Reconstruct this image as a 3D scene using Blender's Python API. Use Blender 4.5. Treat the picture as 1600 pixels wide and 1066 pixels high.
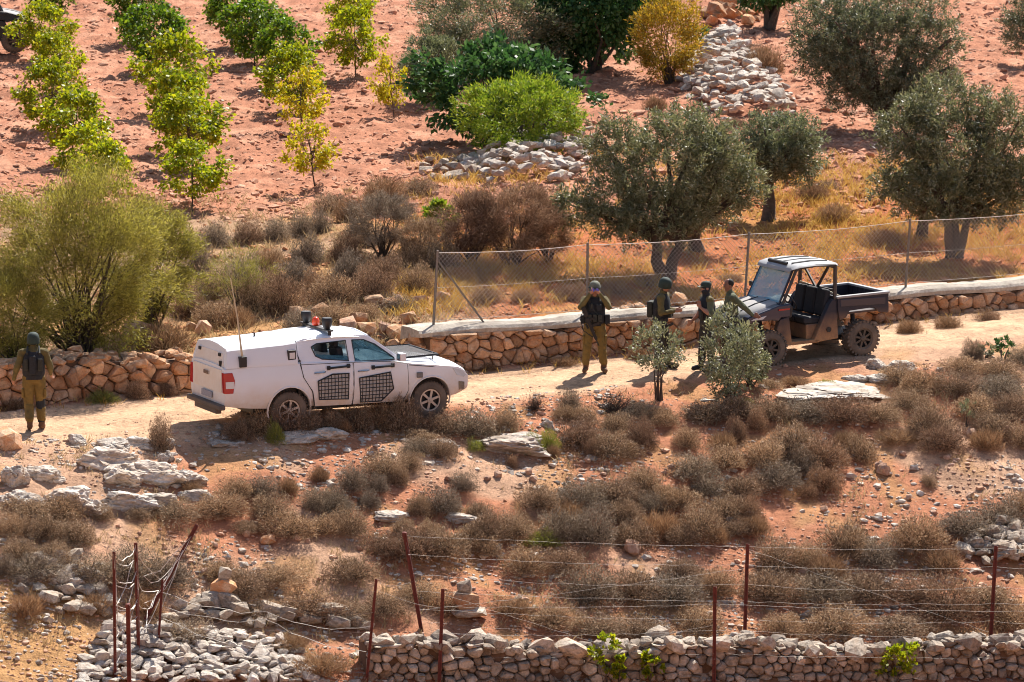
import bpy, bmesh, math, random
import numpy as np
from mathutils import Vector, Matrix, Euler

R = random.Random(7)
NR = np.random.default_rng(7)
for o in list(bpy.data.objects):
    bpy.data.objects.remove(o)
sc = bpy.context.scene
COL = sc.collection
rad = math.radians

# ---------------------------------------------------------------- camera
HC, PITCH, FPX = 13.94, rad(8.467), 7200.0
cd = bpy.data.cameras.new('camera')
cam = bpy.data.objects.new('camera', cd)
COL.objects.link(cam)
cam.location = (0, 0, HC)
cam.rotation_euler = (math.pi / 2 - PITCH, 0, 0)
cd.sensor_width = 36
cd.lens = 36 * FPX / 1600
cd.clip_start, cd.clip_end = 1, 4000
cd.dof.use_dof = True
cd.dof.focus_distance = 88
cd.dof.aperture_fstop = 3.2
sc.camera = cam

# ---------------------------------------------------------------- sky, sun, exposure
SUN_AZ = math.atan2(0.37, 0.93)          # from +Y towards +X
SUN_EL = rad(50)
w = bpy.data.worlds.new('World')
sc.world = w
w.use_nodes = True
wn = w.node_tree.nodes
sky = wn.new('ShaderNodeTexSky')
sky.sky_type = 'NISHITA'
sky.sun_disc = False
sky.sun_elevation = SUN_EL
sky.sun_rotation = SUN_AZ
sky.dust_density = 1.5
bg = wn['Background']
bg.inputs[1].default_value = 0.08
w.node_tree.links.new(sky.outputs[0], bg.inputs[0])
sl = bpy.data.lights.new('sun', 'SUN')
sl.energy = 5.0
sl.angle = rad(0.5)
sl.color = (1.0, 0.94, 0.86)
sun = bpy.data.objects.new('sun', sl)
COL.objects.link(sun)
sd = Vector((math.sin(SUN_AZ) * math.cos(SUN_EL), math.cos(SUN_AZ) * math.cos(SUN_EL), math.sin(SUN_EL)))
sun.rotation_euler = (-sd).to_track_quat('-Z', 'Y').to_euler()
sun.location = (20, 60, 60)
vs = sc.view_settings
vs.view_transform = 'Standard'
vs.look = 'None'
vs.gamma = 1
vs.exposure = 0.88
sc.render.engine = 'CYCLES'
sc.cycles.use_denoising = True
sc.cycles.max_bounces = 6
sc.cycles.diffuse_bounces = 3
sc.cycles.transparent_max_bounces = 12
sc.cycles.caustics_reflective = sc.cycles.caustics_refractive = False
sc.cycles.filter_width = 1.0

# ---------------------------------------------------------------- object helpers
def tag(o, label=None, cat=None, group=None, kind=None):
    if label: o['label'] = label
    if cat: o['category'] = cat
    if group: o['group'] = group
    if kind: o['kind'] = kind
    return o

def empty(name, loc=(0, 0, 0), rotz=0.0, label=None, cat=None, group=None):
    o = bpy.data.objects.new(name, None)
    o.empty_display_size = 0.2
    COL.objects.link(o)
    o.location = loc
    o.rotation_euler = (0, 0, rotz)
    return tag(o, label, cat, group)

def link(name, me, parent=None, loc=None, rot=None, scale=None):
    o = bpy.data.objects.new(name, me)
    COL.objects.link(o)
    if parent is not None: o.parent = parent
    if loc is not None: o.location = loc
    if rot is not None: o.rotation_euler = rot
    if scale is not None: o.scale = scale
    return o

def mesh_np(name, V, F, mats, midx=None, smooth=False):
    V = np.ascontiguousarray(V, dtype=np.float32)
    F = np.ascontiguousarray(F, dtype=np.int32)
    me = bpy.data.meshes.new(name)
    n, k = F.shape
    me.vertices.add(len(V)); me.loops.add(n * k); me.polygons.add(n)
    me.vertices.foreach_set('co', V.ravel())
    me.loops.foreach_set('vertex_index', F.ravel())
    me.polygons.foreach_set('loop_start', np.arange(0, n * k, k, dtype=np.int32))
    if not isinstance(mats, (list, tuple)): mats = [mats]
    for m in mats: me.materials.append(m)
    if midx is not None: me.polygons.foreach_set('material_index', np.asarray(midx, dtype=np.int32))
    me.update(calc_edges=True)
    me.polygons.foreach_set('use_smooth', np.full(n, smooth, dtype=bool))
    return me

def copy_tree(o, parent=None):
    c = o.copy()
    COL.objects.link(c)
    c.parent = parent
    for ch in list(o.children):
        copy_tree(ch, c)
    return c

class B:
    """collects simple shapes, links them as one mesh object"""
    def __init__(s): s.v = []; s.f = []
    def add(s, vs, fs):
        o = len(s.v); s.v += [tuple(v) for v in vs]; s.f += [[i + o for i in f] for f in fs]; return s
    def box(s, x0, x1, y0, y1, z0, z1):
        return s.add([(x0,y0,z0),(x1,y0,z0),(x1,y1,z0),(x0,y1,z0),(x0,y0,z1),(x1,y0,z1),(x1,y1,z1),(x0,y1,z1)],
                     [(3,2,1,0),(4,5,6,7),(0,1,5,4),(1,2,6,5),(2,3,7,6),(3,0,4,7)])
    def obox(s, c, ax, ay, az):
        """box from centre and three half-axis vectors"""
        c, ax, ay, az = map(Vector, (c, ax, ay, az))
        vs = [c + i*ax + j*ay + k*az for k in (-1,1) for j, i in ((-1,-1),(-1,1),(1,1),(1,-1))]
        return s.add(vs, [(3,2,1,0),(4,5,6,7),(0,1,5,4),(1,2,6,5),(2,3,7,6),(3,0,4,7)])
    def prism(s, poly, y0, y1):
        """poly in (x,z), extruded along y; y0/y1 number or function of (x,z)"""
        n = len(poly)
        g = lambda y, p: y(*p) if callable(y) else y
        vs = [(p[0], g(y0, p), p[1]) for p in poly] + [(p[0], g(y1, p), p[1]) for p in poly]
        fs = [list(range(n)), list(range(2*n-1, n-1, -1))] + [(i, i+n, (i+1) % n + n, (i+1) % n) for i in range(n)]
        return s.add(vs, fs)
    def tube(s, pts, r, n=6, cap=True):
        pts = [Vector(p) for p in pts]
        rs = r if isinstance(r, (list, tuple)) else [r]*len(pts)
        up = None; vs = []
        for i, p in enumerate(pts):
            d = (pts[min(i+1, len(pts)-1)] - pts[max(i-1, 0)]).normalized()
            if up is None:
                a = Vector((0,0,1)) if abs(d.z) < .9 else Vector((1,0,0))
                up = d.cross(a).normalized()
            else:
                up = (up - d*up.dot(d)).normalized()
            q = d.cross(up)
            for j in range(n):
                t = 2*math.pi*j/n
                vs.append(p + (up*math.cos(t) + q*math.sin(t))*rs[i])
        fs = [(i*n+j, i*n+(j+1) % n, (i+1)*n+(j+1) % n, (i+1)*n+j) for i in range(len(pts)-1) for j in range(n)]
        if cap: fs += [list(range(n-1, -1, -1)), list(range((len(pts)-1)*n, len(pts)*n))]
        return s.add(vs, fs)
    def lathe(s, prof, c=(0,0,0), axis='y', n=28):
        """prof: list of (radius, height along axis)"""
        vs = []
        for r, h in prof:
            for j in range(n):
                t = 2*math.pi*j/n
                a, b = r*math.cos(t), r*math.sin(t)
                p = (a, h, b) if axis == 'y' else ((a, b, h) if axis == 'z' else (h, a, b))
                vs.append((p[0]+c[0], p[1]+c[1], p[2]+c[2]))
        m = len(prof)
        fs = [(i*n+j, i*n+(j+1) % n, (i+1)*n+(j+1) % n, (i+1)*n+j) for i in range(m-1) for j in range(n)]
        fs += [list(range(n-1, -1, -1)), list(range((m-1)*n, m*n))]
        return s.add(vs, fs)
    def sphere(s, c, r, n=10, m=7):
        rx, ry, rz = r if isinstance(r, (tuple, list)) else (r, r, r)
        vs = [(c[0], c[1], c[2]-rz)]
        for i in range(1, m):
            a = -math.pi/2 + math.pi*i/m
            for j in range(n):
                t = 2*math.pi*j/n
                vs.append((c[0]+rx*math.cos(a)*math.cos(t), c[1]+ry*math.cos(a)*math.sin(t), c[2]+rz*math.sin(a)))
        vs.append((c[0], c[1], c[2]+rz))
        fs = [(0, 1+(j+1) % n, 1+j) for j in range(n)]
        for i in range(m-2):
            fs += [(1+i*n+j, 1+i*n+(j+1) % n, 1+(i+1)*n+(j+1) % n, 1+(i+1)*n+j) for j in range(n)]
        e = len(vs)-1
        fs += [(e, 1+(m-2)*n+j, 1+(m-2)*n+(j+1) % n) for j in range(n)]
        return s.add(vs, fs)
    def mesh(s, name, mat, smooth=False):
        me = bpy.data.meshes.new(name)
        me.from_pydata(s.v, [], s.f)
        bm = bmesh.new(); bm.from_mesh(me)
        bmesh.ops.recalc_face_normals(bm, faces=bm.faces)
        bm.to_mesh(me); bm.free()
        me.materials.append(mat)
        if smooth: me.polygons.foreach_set('use_smooth', np.ones(len(me.polygons), dtype=bool))
        return me
    def build(s, name, mat, parent=None, bevel=0, smooth=False, seg=2, loc=None):
        o = link(name, s.mesh(name, mat, smooth or bevel > 0), parent, loc)
        if bevel:
            b = o.modifiers.new('Bevel', 'BEVEL'); b.width = bevel; b.segments = seg; b.limit_method = 'ANGLE'; b.angle_limit = rad(35)
            b.harden_normals = True
        elif smooth:
            try:
                o.data.set_sharp_from_angle(angle=rad(42))
            except Exception: pass
        return o

# ---------------------------------------------------------------- materials
class NT:
    def __init__(s, name):
        s.m = bpy.data.materials.new(name); s.m.use_nodes = True
        s.t = s.m.node_tree; s.n = s.t.nodes; s.p = s.n['Principled BSDF']; s.out = s.n['Material Output']
        s._co = None
    def L(s, a, b): s.t.links.new(a, b)
    def new(s, k, **kw):
        n = s.n.new(k)
        for a, b in kw.items(): setattr(n, a, b)
        return n
    def co(s, kind='Object'):
        if s._co is None: s._co = s.new('ShaderNodeTexCoord')
        return s._co.outputs[kind]
    def noise(s, scale, detail=4, rough=.6, vec=None, out='Fac'):
        n = s.new('ShaderNodeTexNoise'); n.inputs['Scale'].default_value = scale
        n.inputs['Detail'].default_value = detail; n.inputs['Roughness'].default_value = rough
        s.L(vec if vec is not None else s.co(), n.inputs['Vector'])
        return n.outputs[out]
    def ramp(s, fac, stops, interp='LINEAR'):
        n = s.new('ShaderNodeValToRGB'); e = n.color_ramp.elements; n.color_ramp.interpolation = interp
        while len(e) < len(stops): e.new(0.5)
        for i, (p, c) in enumerate(stops):
            e[i].position = p; e[i].color = (c, c, c, 1) if isinstance(c, (int, float)) else (*c, 1)
        s.L(fac, n.inputs[0]); return n.outputs[0]
    def mix(s, a, b, fac, mode='MIX'):
        n = s.new('ShaderNodeMix', data_type='RGBA', blend_type=mode)
        for sock, v in ((n.inputs[6], a), (n.inputs[7], b)):
            if isinstance(v, tuple): sock.default_value = (*v, 1)
            else: s.L(v, sock)
        if isinstance(fac, (int, float)): n.inputs[0].default_value = fac
        else: s.L(fac, n.inputs[0])
        return n.outputs[2]
    def math(s, op, a, b=None, clamp=False):
        n = s.new('ShaderNodeMath', operation=op, use_clamp=clamp)
        for sock, v in ((n.inputs[0], a), (n.inputs[1], b)):
            if v is None: continue
            if isinstance(v, (int, float)): sock.default_value = v
            else: s.L(v, sock)
        return n.outputs[0]
    def bump(s, h, strength=.5, dist=.02):
        n = s.new('ShaderNodeBump'); n.inputs['Strength'].default_value = strength; n.inputs['Distance'].default_value = dist
        s.L(h, n.inputs['Height']); s.L(n.outputs[0], s.p.inputs['Normal'])
    def base(s, c):
        if isinstance(c, tuple): s.p.inputs['Base Color'].default_value = (*c, 1)
        else: s.L(c, s.p.inputs['Base Color'])
    def set(s, rough=.8, metal=0, spec=None, coat=0, trans=0):
        s.p.inputs['Roughness'].default_value = rough; s.p.inputs['Metallic'].default_value = metal
        if spec is not None: s.p.inputs['Specular IOR Level'].default_value = spec
        s.p.inputs['Coat Weight'].default_value = coat; s.p.inputs['Transmission Weight'].default_value = trans
        return s

def mat_plain(name, col, rough=.7, metal=0, var=.25, scale=8, coat=0, spec=None, bump=0):
    t = NT(name)
    n = t.noise(scale, 5, .65)
    f = t.ramp(n, [(.3, 1-var), (.7, 1+var*.6)])
    t.base(t.mix(col, f, 1, 'MULTIPLY'))
    t.set(rough, metal, spec, coat)
    if bump: t.bump(n, bump, .01)
    return t.m

def mat_dusty(name, col, dust=(.50,.33,.20), rough=.4, metal=0, coat=0, z0=.3, z1=1.1, amount=1.0, spec=.5, floor=.08):
    """paint with dust that thickens towards the ground (object z) and on noise patches"""
    t = NT(name)
    sep = t.new('ShaderNodeSeparateXYZ'); t.L(t.co(), sep.inputs[0])
    mr = t.new('ShaderNodeMapRange'); mr.inputs[1].default_value = z0; mr.inputs[2].default_value = z1
    mr.inputs[3].default_value = amount; mr.inputs[4].default_value = floor
    t.L(sep.outputs[2], mr.inputs[0])
    n = t.ramp(t.noise(3.2, 6, .7), [(.3, .35), (.68, 1.25)])
    fac = t.math('MULTIPLY', mr.outputs[0], n, True)
    t.base(t.mix(col, dust, fac))
    t.set(rough, metal, spec, coat)
    rr = t.math('ADD', t.math('MULTIPLY', fac, .6), rough, True)
    t.L(rr, t.p.inputs['Roughness'])
    return t.m

def mat_leaf(name, cols, trans=.35, rough=.5, objvar=.0, spec=.35, tcol=1.25, tb=.7):
    """cols: list of leaf colours picked at random per leaf"""
    t = NT(name)
    g = t.new('ShaderNodeNewGeometry')
    k = len(cols)
    c = t.ramp(g.outputs['Random Per Island'], [(i/max(k-1, 1), cc) for i, cc in enumerate(cols)])
    if objvar:
        oi = t.new('ShaderNodeObjectInfo')
        f = t.ramp(oi.outputs['Random'], [(0, (1-objvar, 1-objvar*1.1, 1-objvar*.9)), (.5, (1, 1, 1)), (1, (1+objvar, 1+objvar*.75, 1+objvar*.45))])
        c = t.mix(c, f, 1, 'MULTIPLY')
    t.base(c); t.set(rough, 0, spec)
    tr = t.new('ShaderNodeBsdfTranslucent')
    t.L(t.mix(c, (tcol, tcol, tcol*tb), 1, 'MULTIPLY'), tr.inputs[0])
    ms = t.new('ShaderNodeMixShader'); ms.inputs[0].default_value = trans
    t.L(t.p.outputs[0], ms.inputs[1]); t.L(tr.outputs[0], ms.inputs[2]); t.L(ms.outputs[0], t.out.inputs[0])
    return t.m

def mat_stone(name, light, dark, stain, stain_amt=.35, scale=1.0, objvar=.25):
    t = NT(name)
    co = t.co()
    oi = t.new('ShaderNodeObjectInfo')
    sh = t.new('ShaderNodeVectorMath', operation='MULTIPLY_ADD')
    cmb = t.new('ShaderNodeCombineXYZ'); t.L(oi.outputs['Random'], cmb.inputs[0]); t.L(oi.outputs['Random'], cmb.inputs[1])
    t.L(cmb.outputs[0], sh.inputs[0]); sh.inputs[1].default_value = (37, 19, 11); t.L(co, sh.inputs[2])
    v = sh.outputs[0]
    g = t.new('ShaderNodeNewGeometry')
    n1 = t.noise(5*scale, 7, .68, v); n2 = t.noise(22*scale, 5, .7, v); n3 = t.noise(2.2*scale, 4, .6, v)
    c = t.mix(dark, light, t.ramp(n1, [(.32, 0), (.58, 1)]))
    c = t.mix(c, stain, t.math('MULTIPLY', t.ramp(n3, [(.42, 0), (.66, 1)]), stain_amt))
    c = t.mix(c, t.ramp(n2, [(.3, .55), (.5, 1), (.75, 1.15)]), .8, 'MULTIPLY')
    rnd = t.math('FRACT', t.math('ADD', oi.outputs['Random'], g.outputs['Random Per Island']))
    f = t.ramp(rnd, [(0, (1-objvar*1.6, 1-objvar*1.7, 1-objvar*1.7)), (.35, (1-objvar*.3, 1-objvar*.45, 1-objvar*.6)), (.7, (1, 1, 1)), (1, (1+objvar, 1+objvar*.9, 1+objvar*.8))])
    t.base(t.mix(c, f, 1, 'MULTIPLY'))
    t.set(.9, 0, .2)
    t.bump(t.math('ADD', n1, t.math('MULTIPLY', n2, .4)), .7, .04/scale)
    return t.m

def mat_glass(name, col, rough=.05, alpha=.45):
    t = NT(name)
    n = t.noise(3, 4, .6)
    t.base(col); t.set(rough, 0, .6)
    tr = t.new('ShaderNodeBsdfTransparent'); tr.inputs[0].default_value = (.75, .85, .88, 1)
    ms = t.new('ShaderNodeMixShader')
    t.L(t.ramp(n, [(.35, max(alpha-.15, 0)), (.7, min(alpha+.15, 1))]), ms.inputs[0])
    t.L(tr.outputs[0], ms.inputs[1]); t.L(t.p.outputs[0], ms.inputs[2]); t.L(ms.outputs[0], t.out.inputs[0])
    return t.m

# ---------------------------------------------------------------- noise, terrain
def vnoise(x, y, seed=0):
    xi = np.floor(x).astype(np.int64); yi = np.floor(y).astype(np.int64)
    fx = x - xi; fy = y - yi
    fx = fx*fx*(3-2*fx); fy = fy*fy*(3-2*fy)
    def h(a, b):
        n = (a*374761393 + b*668265263 + seed*982451653) & 0x7fffffff
        n = ((n ^ (n >> 13)) * 1274126177) & 0x7fffffff
        return ((n ^ (n >> 16)) & 0xffff) / 65535.0
    return (h(xi, yi)*(1-fx) + h(xi+1, yi)*fx)*(1-fy) + (h(xi, yi+1)*(1-fx) + h(xi+1, yi+1)*fx)*fy

def fbm(x, y, oct=4, seed=0, gain=.5):
    s = 0; a = 1; tot = 0
    for i in range(oct):
        s = s + a*vnoise(x*2**i + 17.3*i, y*2**i - 9.1*i, seed+i); tot += a; a *= gain
    return s/tot

def sstep(x, a, b):
    t = np.clip((x-a)/(b-a), 0, 1); return t*t*(3-2*t)

RIGHT = np.array((1., 0, 0)); UP = np.array((0, math.sin(PITCH), math.cos(PITCH))); FWD = np.array((0, math.cos(PITCH), -math.sin(PITCH)))
def ray(px, py):
    a = (np.asarray(px, float)-800)/FPX; b = (533-np.asarray(py, float))/FPX
    d = FWD + a[..., None]*RIGHT + b[..., None]*UP
    return d / d[..., 1:2]          # per unit Y
def at(px, py, Y):
    d = ray(px, py); return Vector((d[0]*Y, Y, HC + d[2]*Y))

# base line of the two roadside walls
WLX = np.array([-40, -14, -8.5, 0, 10.9, 17, 45.]); WLY = np.array([69, 82.5, 85.6, 90.0, 96.6, 100.4, 117.])
def wall_y(X): return np.interp(X, WLX, WLY)
CA = math.cos(rad(29))
def tdist(X, Y): return (Y - wall_y(X))*CA

def tps(P):
    P = np.array(P); n = len(P)
    def U(r2): return np.where(r2 > 1e-9, r2*np.log(r2+1e-12), 0)
    d2 = ((P[:, None, :2]-P[None, :, :2])**2).sum(2)
    K = U(d2) + np.eye(n)*8.0
    A = np.zeros((n+3, n+3)); A[:n, :n] = K; A[:n, n] = 1; A[:n, n+1:] = P[:, :2]; A[n:, :n] = A[:n, n:].T
    s = np.linalg.solve(A, np.r_[P[:, 2], 0, 0, 0])
    def f(X, Y):
        r = s[n] + s[n+1]*X + s[n+2]*Y
        for i in range(n):
            r = r + s[i]*U((X-P[i, 0])**2 + (Y-P[i, 1])**2)
        return r
    return f
front_pts, back_pts = [], []
for X in (-18, -13, -8.5, -4, 0, 4, 8, 11, 14, 19):
    y = float(wall_y(X)); z = .028*max(X, 0)
    for t in (-.2, -1.7, -3.2):
        front_pts.append((X - t*math.sin(rad(29))*0 + 0, y + t/CA, z))
    back_pts.append((X, y+.9, .80 if X > -2 else .62))
for px, py, Y in ((-100,1000,74.8),(100,1000,75.5),(400,1000,76.8),(800,1000,78),(1200,1000,79.2),(1600,1000,80),(1750,1000,80.3),
                  (0,1150,72.5),(800,1150,74.5),(1600,1150,76)):
    p = at(px, py, Y); front_pts.append(tuple(p))
for px, py, Y in ((150,545,88.5),(400,520,89.7),(500,400,96),(300,340,103),(500,300,107),(0,300,106),(-200,300,104),(250,200,118),(600,200,118),
                  (300,100,132),(300,0,150),(800,400,96.5),(800,480,92.6),(800,290,106),(800,100,130),(800,0,148),(1200,345,103),(1200,430,97.6),
                  (1200,200,116),(1200,100,128),(1200,0,145),(1500,400,100.5),(1600,300,108),(1600,200,118),(1600,50,140),(1800,200,120),(-200,100,132)):
    p = at(px, py, Y); back_pts.append(tuple(p))
f_front, f_back = tps(front_pts), tps(back_pts)

def road_mask(X, Y):
    t = tdist(X, Y)
    e = (fbm(X*.7, Y*.7, 3, 5)-.5)*1.2
    wid = np.interp(X, [-12, -4, 2, 12], [3.7, 3.5, 3.1, 3.3])
    return sstep(t, -wid+e-.4, -wid+e+.4) * (1 - sstep(t, -.45+e*.3, -.05+e*.3))

def height(X, Y):
    Xc = np.clip(X, -21, 21); Yc = np.clip(Y, 71, 153)
    t = tdist(Xc, Yc)
    k = sstep(t, .22, .5)
    gap = sstep(Xc, -7.4, -6.9)*(1-sstep(Xc, -2.4, -1.8))       # no wall behind the pickup: an earth bank
    k = k*(1-gap) + sstep(t, -.1, 1.6)*gap
    z = f_front(Xc, Yc)*(1-k) + f_back(Xc, Yc)*k
    rm = road_mask(Xc, Yc)
    fld = sstep(Yc, 100, 106)
    amp = (.10*(1-fld) + .15*fld)*(1-rm) + .02*rm
    z = z + (fbm(Xc*1.1, Yc*1.1, 4, 3)-.5)*amp*2 + (fbm(Xc*4.2, Yc*2.4, 3, 9)-.5)*(.08+.13*fld)*(1-rm*.8)
    cl = fbm(Xc*2.6+3, Yc*1.1, 3, 14); z = z + fld*.34*np.clip(cl-.52, 0, .3)*(1-rm)
    # wheel ruts on the track
    z = z - rm*.055*(np.exp(-((t+1.0)/.22)**2) + np.exp(-((t+2.45)/.22)**2))
    z = z + np.where(Y > 153, (Y-153)*.16, 0)
    z = z + np.interp(Y, [-60, 0, 10, 30, 55, 71], [15.2, 14.6, 9.5, 1, -4, 0]) * (Y < 71)
    return z

gx = np.concatenate([np.linspace(-900, -60, 12), np.linspace(-50, -19, 22), np.arange(-18.4, 18.41, .115), np.linspace(19, 50, 22), np.linspace(60, 900, 12)])
gy = np.concatenate([np.linspace(-400, 60, 30), np.arange(62, 73, 1.), np.arange(73.2, 101, .095), np.arange(101, 152, .17), np.linspace(153, 200, 30), np.linspace(215, 1400, 24)])
GX, GY = np.meshgrid(gx, gy)
GZ = height(GX, GY)

def hgt(X, Y):
    X = np.asarray(X, float); Y = np.asarray(Y, float)
    i = np.clip(np.searchsorted(gx, X)-1, 0, len(gx)-2); j = np.clip(np.searchsorted(gy, Y)-1, 0, len(gy)-2)
    u = (X-gx[i])/(gx[i+1]-gx[i]); v = (Y-gy[j])/(gy[j+1]-gy[j])
    return (GZ[j, i]*(1-u)+GZ[j, i+1]*u)*(1-v) + (GZ[j+1, i]*(1-u)+GZ[j+1, i+1]*u)*v

YS = np.concatenate([np.arange(70, 101, .12), np.arange(101, 185, .3)])
def hits(px, py):
    """where the view rays of photo pixels meet the ground"""
    d = ray(np.asarray(px, float), np.asarray(py, float))
    n = len(d); out = np.zeros((n, 3))
    for a in range(0, n, 2000):
        q = d[a:a+2000]
        X = q[:, 0:1]*YS; Z = HC + q[:, 2:3]*YS
        below = Z < hgt(X, np.broadcast_to(YS, X.shape))
        k = np.argmax(below, 1)
        k[~below.any(1)] = len(YS)-1
        Y = YS[k]
        out[a:a+2000] = np.c_[q[:, 0]*Y, Y, hgt(q[:, 0]*Y, Y)]
    return out
def hit(px, py): return Vector(hits([px], [py])[0])
def pxm(p): return FPX/ p[1] * math.cos(PITCH)        # photo pixels per metre at a ground point

# soil colours: plain facts about the ground, by place
def soil(X, Y):
    t = tdist(X, Y)
    n = fbm(X*.35, Y*.35, 4, 21); n2 = fbm(X*1.3, Y*.9, 4, 33)
    def C(*c): return np.array(c)[None, None, :]
    slope = C(.48,.205,.112); pale = C(.53,.32,.205); straw = C(.48,.265,.115); terrace = C(.44,.150,.060); field = C(.445,.195,.115); road = C(.62,.395,.245); bank = C(.38,.235,.14)
    E = lambda m: m[..., None]
    c = slope*(1-E(sstep(n, .5, .62))) + pale*E(sstep(n, .5, .62))
    c = c*(1-E(.6*sstep(n2, .56, .66))) + straw*E(.6*sstep(n2, .56, .66))
    low = (1-sstep(Y, 76.5, 77.6))*(1-sstep(X, -7.5, -6.2))
    c = c*(1-E(low)) + straw*1.12*E(low)
    bk = sstep(t, .2, .7)
    ter = terrace*(1-E(.75*sstep(n2, .5, .62))) + C(.47,.235,.075)*E(.75*sstep(n2, .5, .62))
    left = 1-sstep(X + .25*(Y-90), -1.5, 1.0)
    b = ter*(1-E(left)) + (bank*(1-E(sstep(n, .45, .6))) + straw*E(sstep(n, .45, .6)))*E(left)
    fl = sstep(Y + 2*(n-.5) + np.where(X > 4, -4, 0), 101.5, 104)
    fc = field*(1-E(.5*sstep(n2, .52, .64))) + C(.53,.28,.18)*E(.6*sstep(n2, .52, .64))
    b = b*(1-E(fl)) + fc*E(fl)
    c = c*(1-E(bk)) + b*E(bk)
    rm = road_mask(X, Y)
    rc = road*(.9+.25*E(fbm(X*2, Y*2, 3, 44)))
    c = c*(1-E(rm)) + rc*E(rm)
    return np.clip(c, 0, 1)

t = NT('soil_ground')
at_ = t.new('ShaderNodeAttribute', attribute_name='soil')
n1 = t.noise(1.7, 6, .7); n2 = t.noise(9, 6, .72); n3 = t.noise(34, 4, .7)
c = t.mix(at_.outputs['Color'], t.ramp(n1, [(.3, .70), (.7, 1.20)]), 1, 'MULTIPLY')
c = t.mix(c, t.ramp(n2, [(.28, (.46,.42,.40)), (.47, (1,1,1)), (.75, (1.25,1.25,1.25))]), 1, 'MULTIPLY')
c = t.mix(c, t.ramp(n3, [(.3, .72), (.6, 1.08)]), 1, 'MULTIPLY')
t.base(c); t.set(.95, 0, .1)
t.bump(t.math('ADD', n2, t.math('MULTIPLY', n3, .5)), .8, .06)
M_SOIL = t.m
nY, nX = GX.shape
idx = np.arange(nY*nX).reshape(nY, nX)
F = np.stack([idx[:-1, :-1], idx[:-1, 1:], idx[1:, 1:], idx[1:, :-1]], -1).reshape(-1, 4)
me = mesh_np('ground', np.c_[GX.ravel(), GY.ravel(), GZ.ravel()], F, M_SOIL, smooth=True)
ca = me.color_attributes.new('soil', 'FLOAT_COLOR', 'POINT')
cc = np.ones((nY*nX, 4), np.float32); cc[:, :3] = soil(np.clip(GX, -60, 60), GY).reshape(-1, 3)
ca.data.foreach_set('color', cc.ravel())
g = link('ground', me)
tag(g, 'reddish stony soil hillside with a pale dirt track', kind='structure')

# ---------------------------------------------------------------- stones
M_LIME = mat_stone('limestone_grey', (.54,.465,.385), (.15,.125,.10), (.42,.29,.185), .4)
M_LIMEP = mat_stone('pale_heap_limestone', (.66,.60,.53), (.26,.22,.19), (.50,.37,.26), .4)
M_LIME_BIG = mat_stone('limestone_outcrop', (.70,.63,.55), (.16,.135,.115), (.52,.37,.25), .45, .9, .14)
M_ORST = mat_stone('orange_rubble_stone', (.66,.455,.30), (.42,.235,.13), (.56,.22,.075), .75)
M_FIELDST = mat_stone('reddish_field_stone', (.64,.44,.33), (.42,.235,.15), (.52,.27,.16), .6)
M_CLOD = mat_stone('field_clod', (.58,.33,.22), (.42,.205,.125), (.50,.25,.15), .5, 1, .18)
M_DARKEARTH = mat_plain('dark_joint_earth', (.15,.09,.055), .95, var=.4, scale=14)
M_CONC = NT('weathered_concrete')
_n = M_CONC.noise(2.2, 6, .7); _n2 = M_CONC.noise(18, 5, .7)
M_CONC.base(M_CONC.mix(M_CONC.mix((.36,.30,.245), (.56,.495,.415), M_CONC.ramp(_n, [(.35, 0), (.6, 1)])), M_CONC.ramp(_n2, [(.3, .7), (.6, 1.05)]), 1, 'MULTIPLY'))
M_CONC.set(.92, 0, .15); M_CONC.bump(M_CONC.math('ADD', _n, _n2), .6, .03); M_CONC = M_CONC.m

def hull_pts(n, seed, flat=1.0, rough=.18):
    rr = random.Random(seed)
    bm = bmesh.new()
    for i in range(n):
        z = 1-2*(i+.5)/n; a = i*2.39996+rr.uniform(-.3, .3); q = math.sqrt(1-z*z)
        v = Vector((q*math.cos(a), q*math.sin(a), z))
        # superellipsoid, so that the stones are blocky
        e = .72
        v = Vector([math.copysign(abs(c)**e, c) for c in v])*(1+rr.uniform(-rough, rough))
        v.z *= flat
        bm.verts.new(v*.5)
    r = bmesh.ops.convex_hull(bm, input=bm.verts)
    junk = [e for e in r['geom_interior'] if isinstance(e, bmesh.types.BMVert)]
    bmesh.ops.delete(bm, geom=junk, context='VERTS')
    bmesh.ops.triangulate(bm, faces=bm.faces)
    bm.verts.index_update()
    V = np.array([v.co for v in bm.verts]); Fc = np.array([[v.index for v in f.verts] for f in bm.faces])
    bm.free(); return V, Fc
HULLS = [hull_pts(13+i % 7, 100+i, 1.0, .27) for i in range(14)]
SMALL = [hull_pts(11, 300+i, .5, .25) for i in range(8)]
_stone_me = {}
ORDS = 'first second third fourth fifth sixth seventh eighth ninth tenth eleventh twelfth thirteenth fourteenth fifteenth sixteenth seventeenth eighteenth nineteenth twentieth'.split()
def ordname(i, n):
    if i == 0: return 'leftmost'
    if i == n-1: return 'rightmost'
    return (ORDS[i] if i < 20 else 'twenty-' + ORDS[i-20]) + ' from left'
def stone_mesh(mat, i=None):
    i = R.randrange(len(HULLS)) if i is None else i
    k = (mat.name, i)
    if k not in _stone_me: _stone_me[k] = mesh_np('stone', *HULLS[i], mat)
    return _stone_me[k]

def put_stone(name, mat, p, size, parent=None, rot=None, flat=None):
    """size: (x, y, z) extents in metres"""
    rot = rot or (R.uniform(-.35, .35), R.uniform(-.35, .35), R.uniform(0, 6.28))
    o = link(name, stone_mesh(mat), parent, p - parent.location if parent else p, rot, size)
    return o

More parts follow.
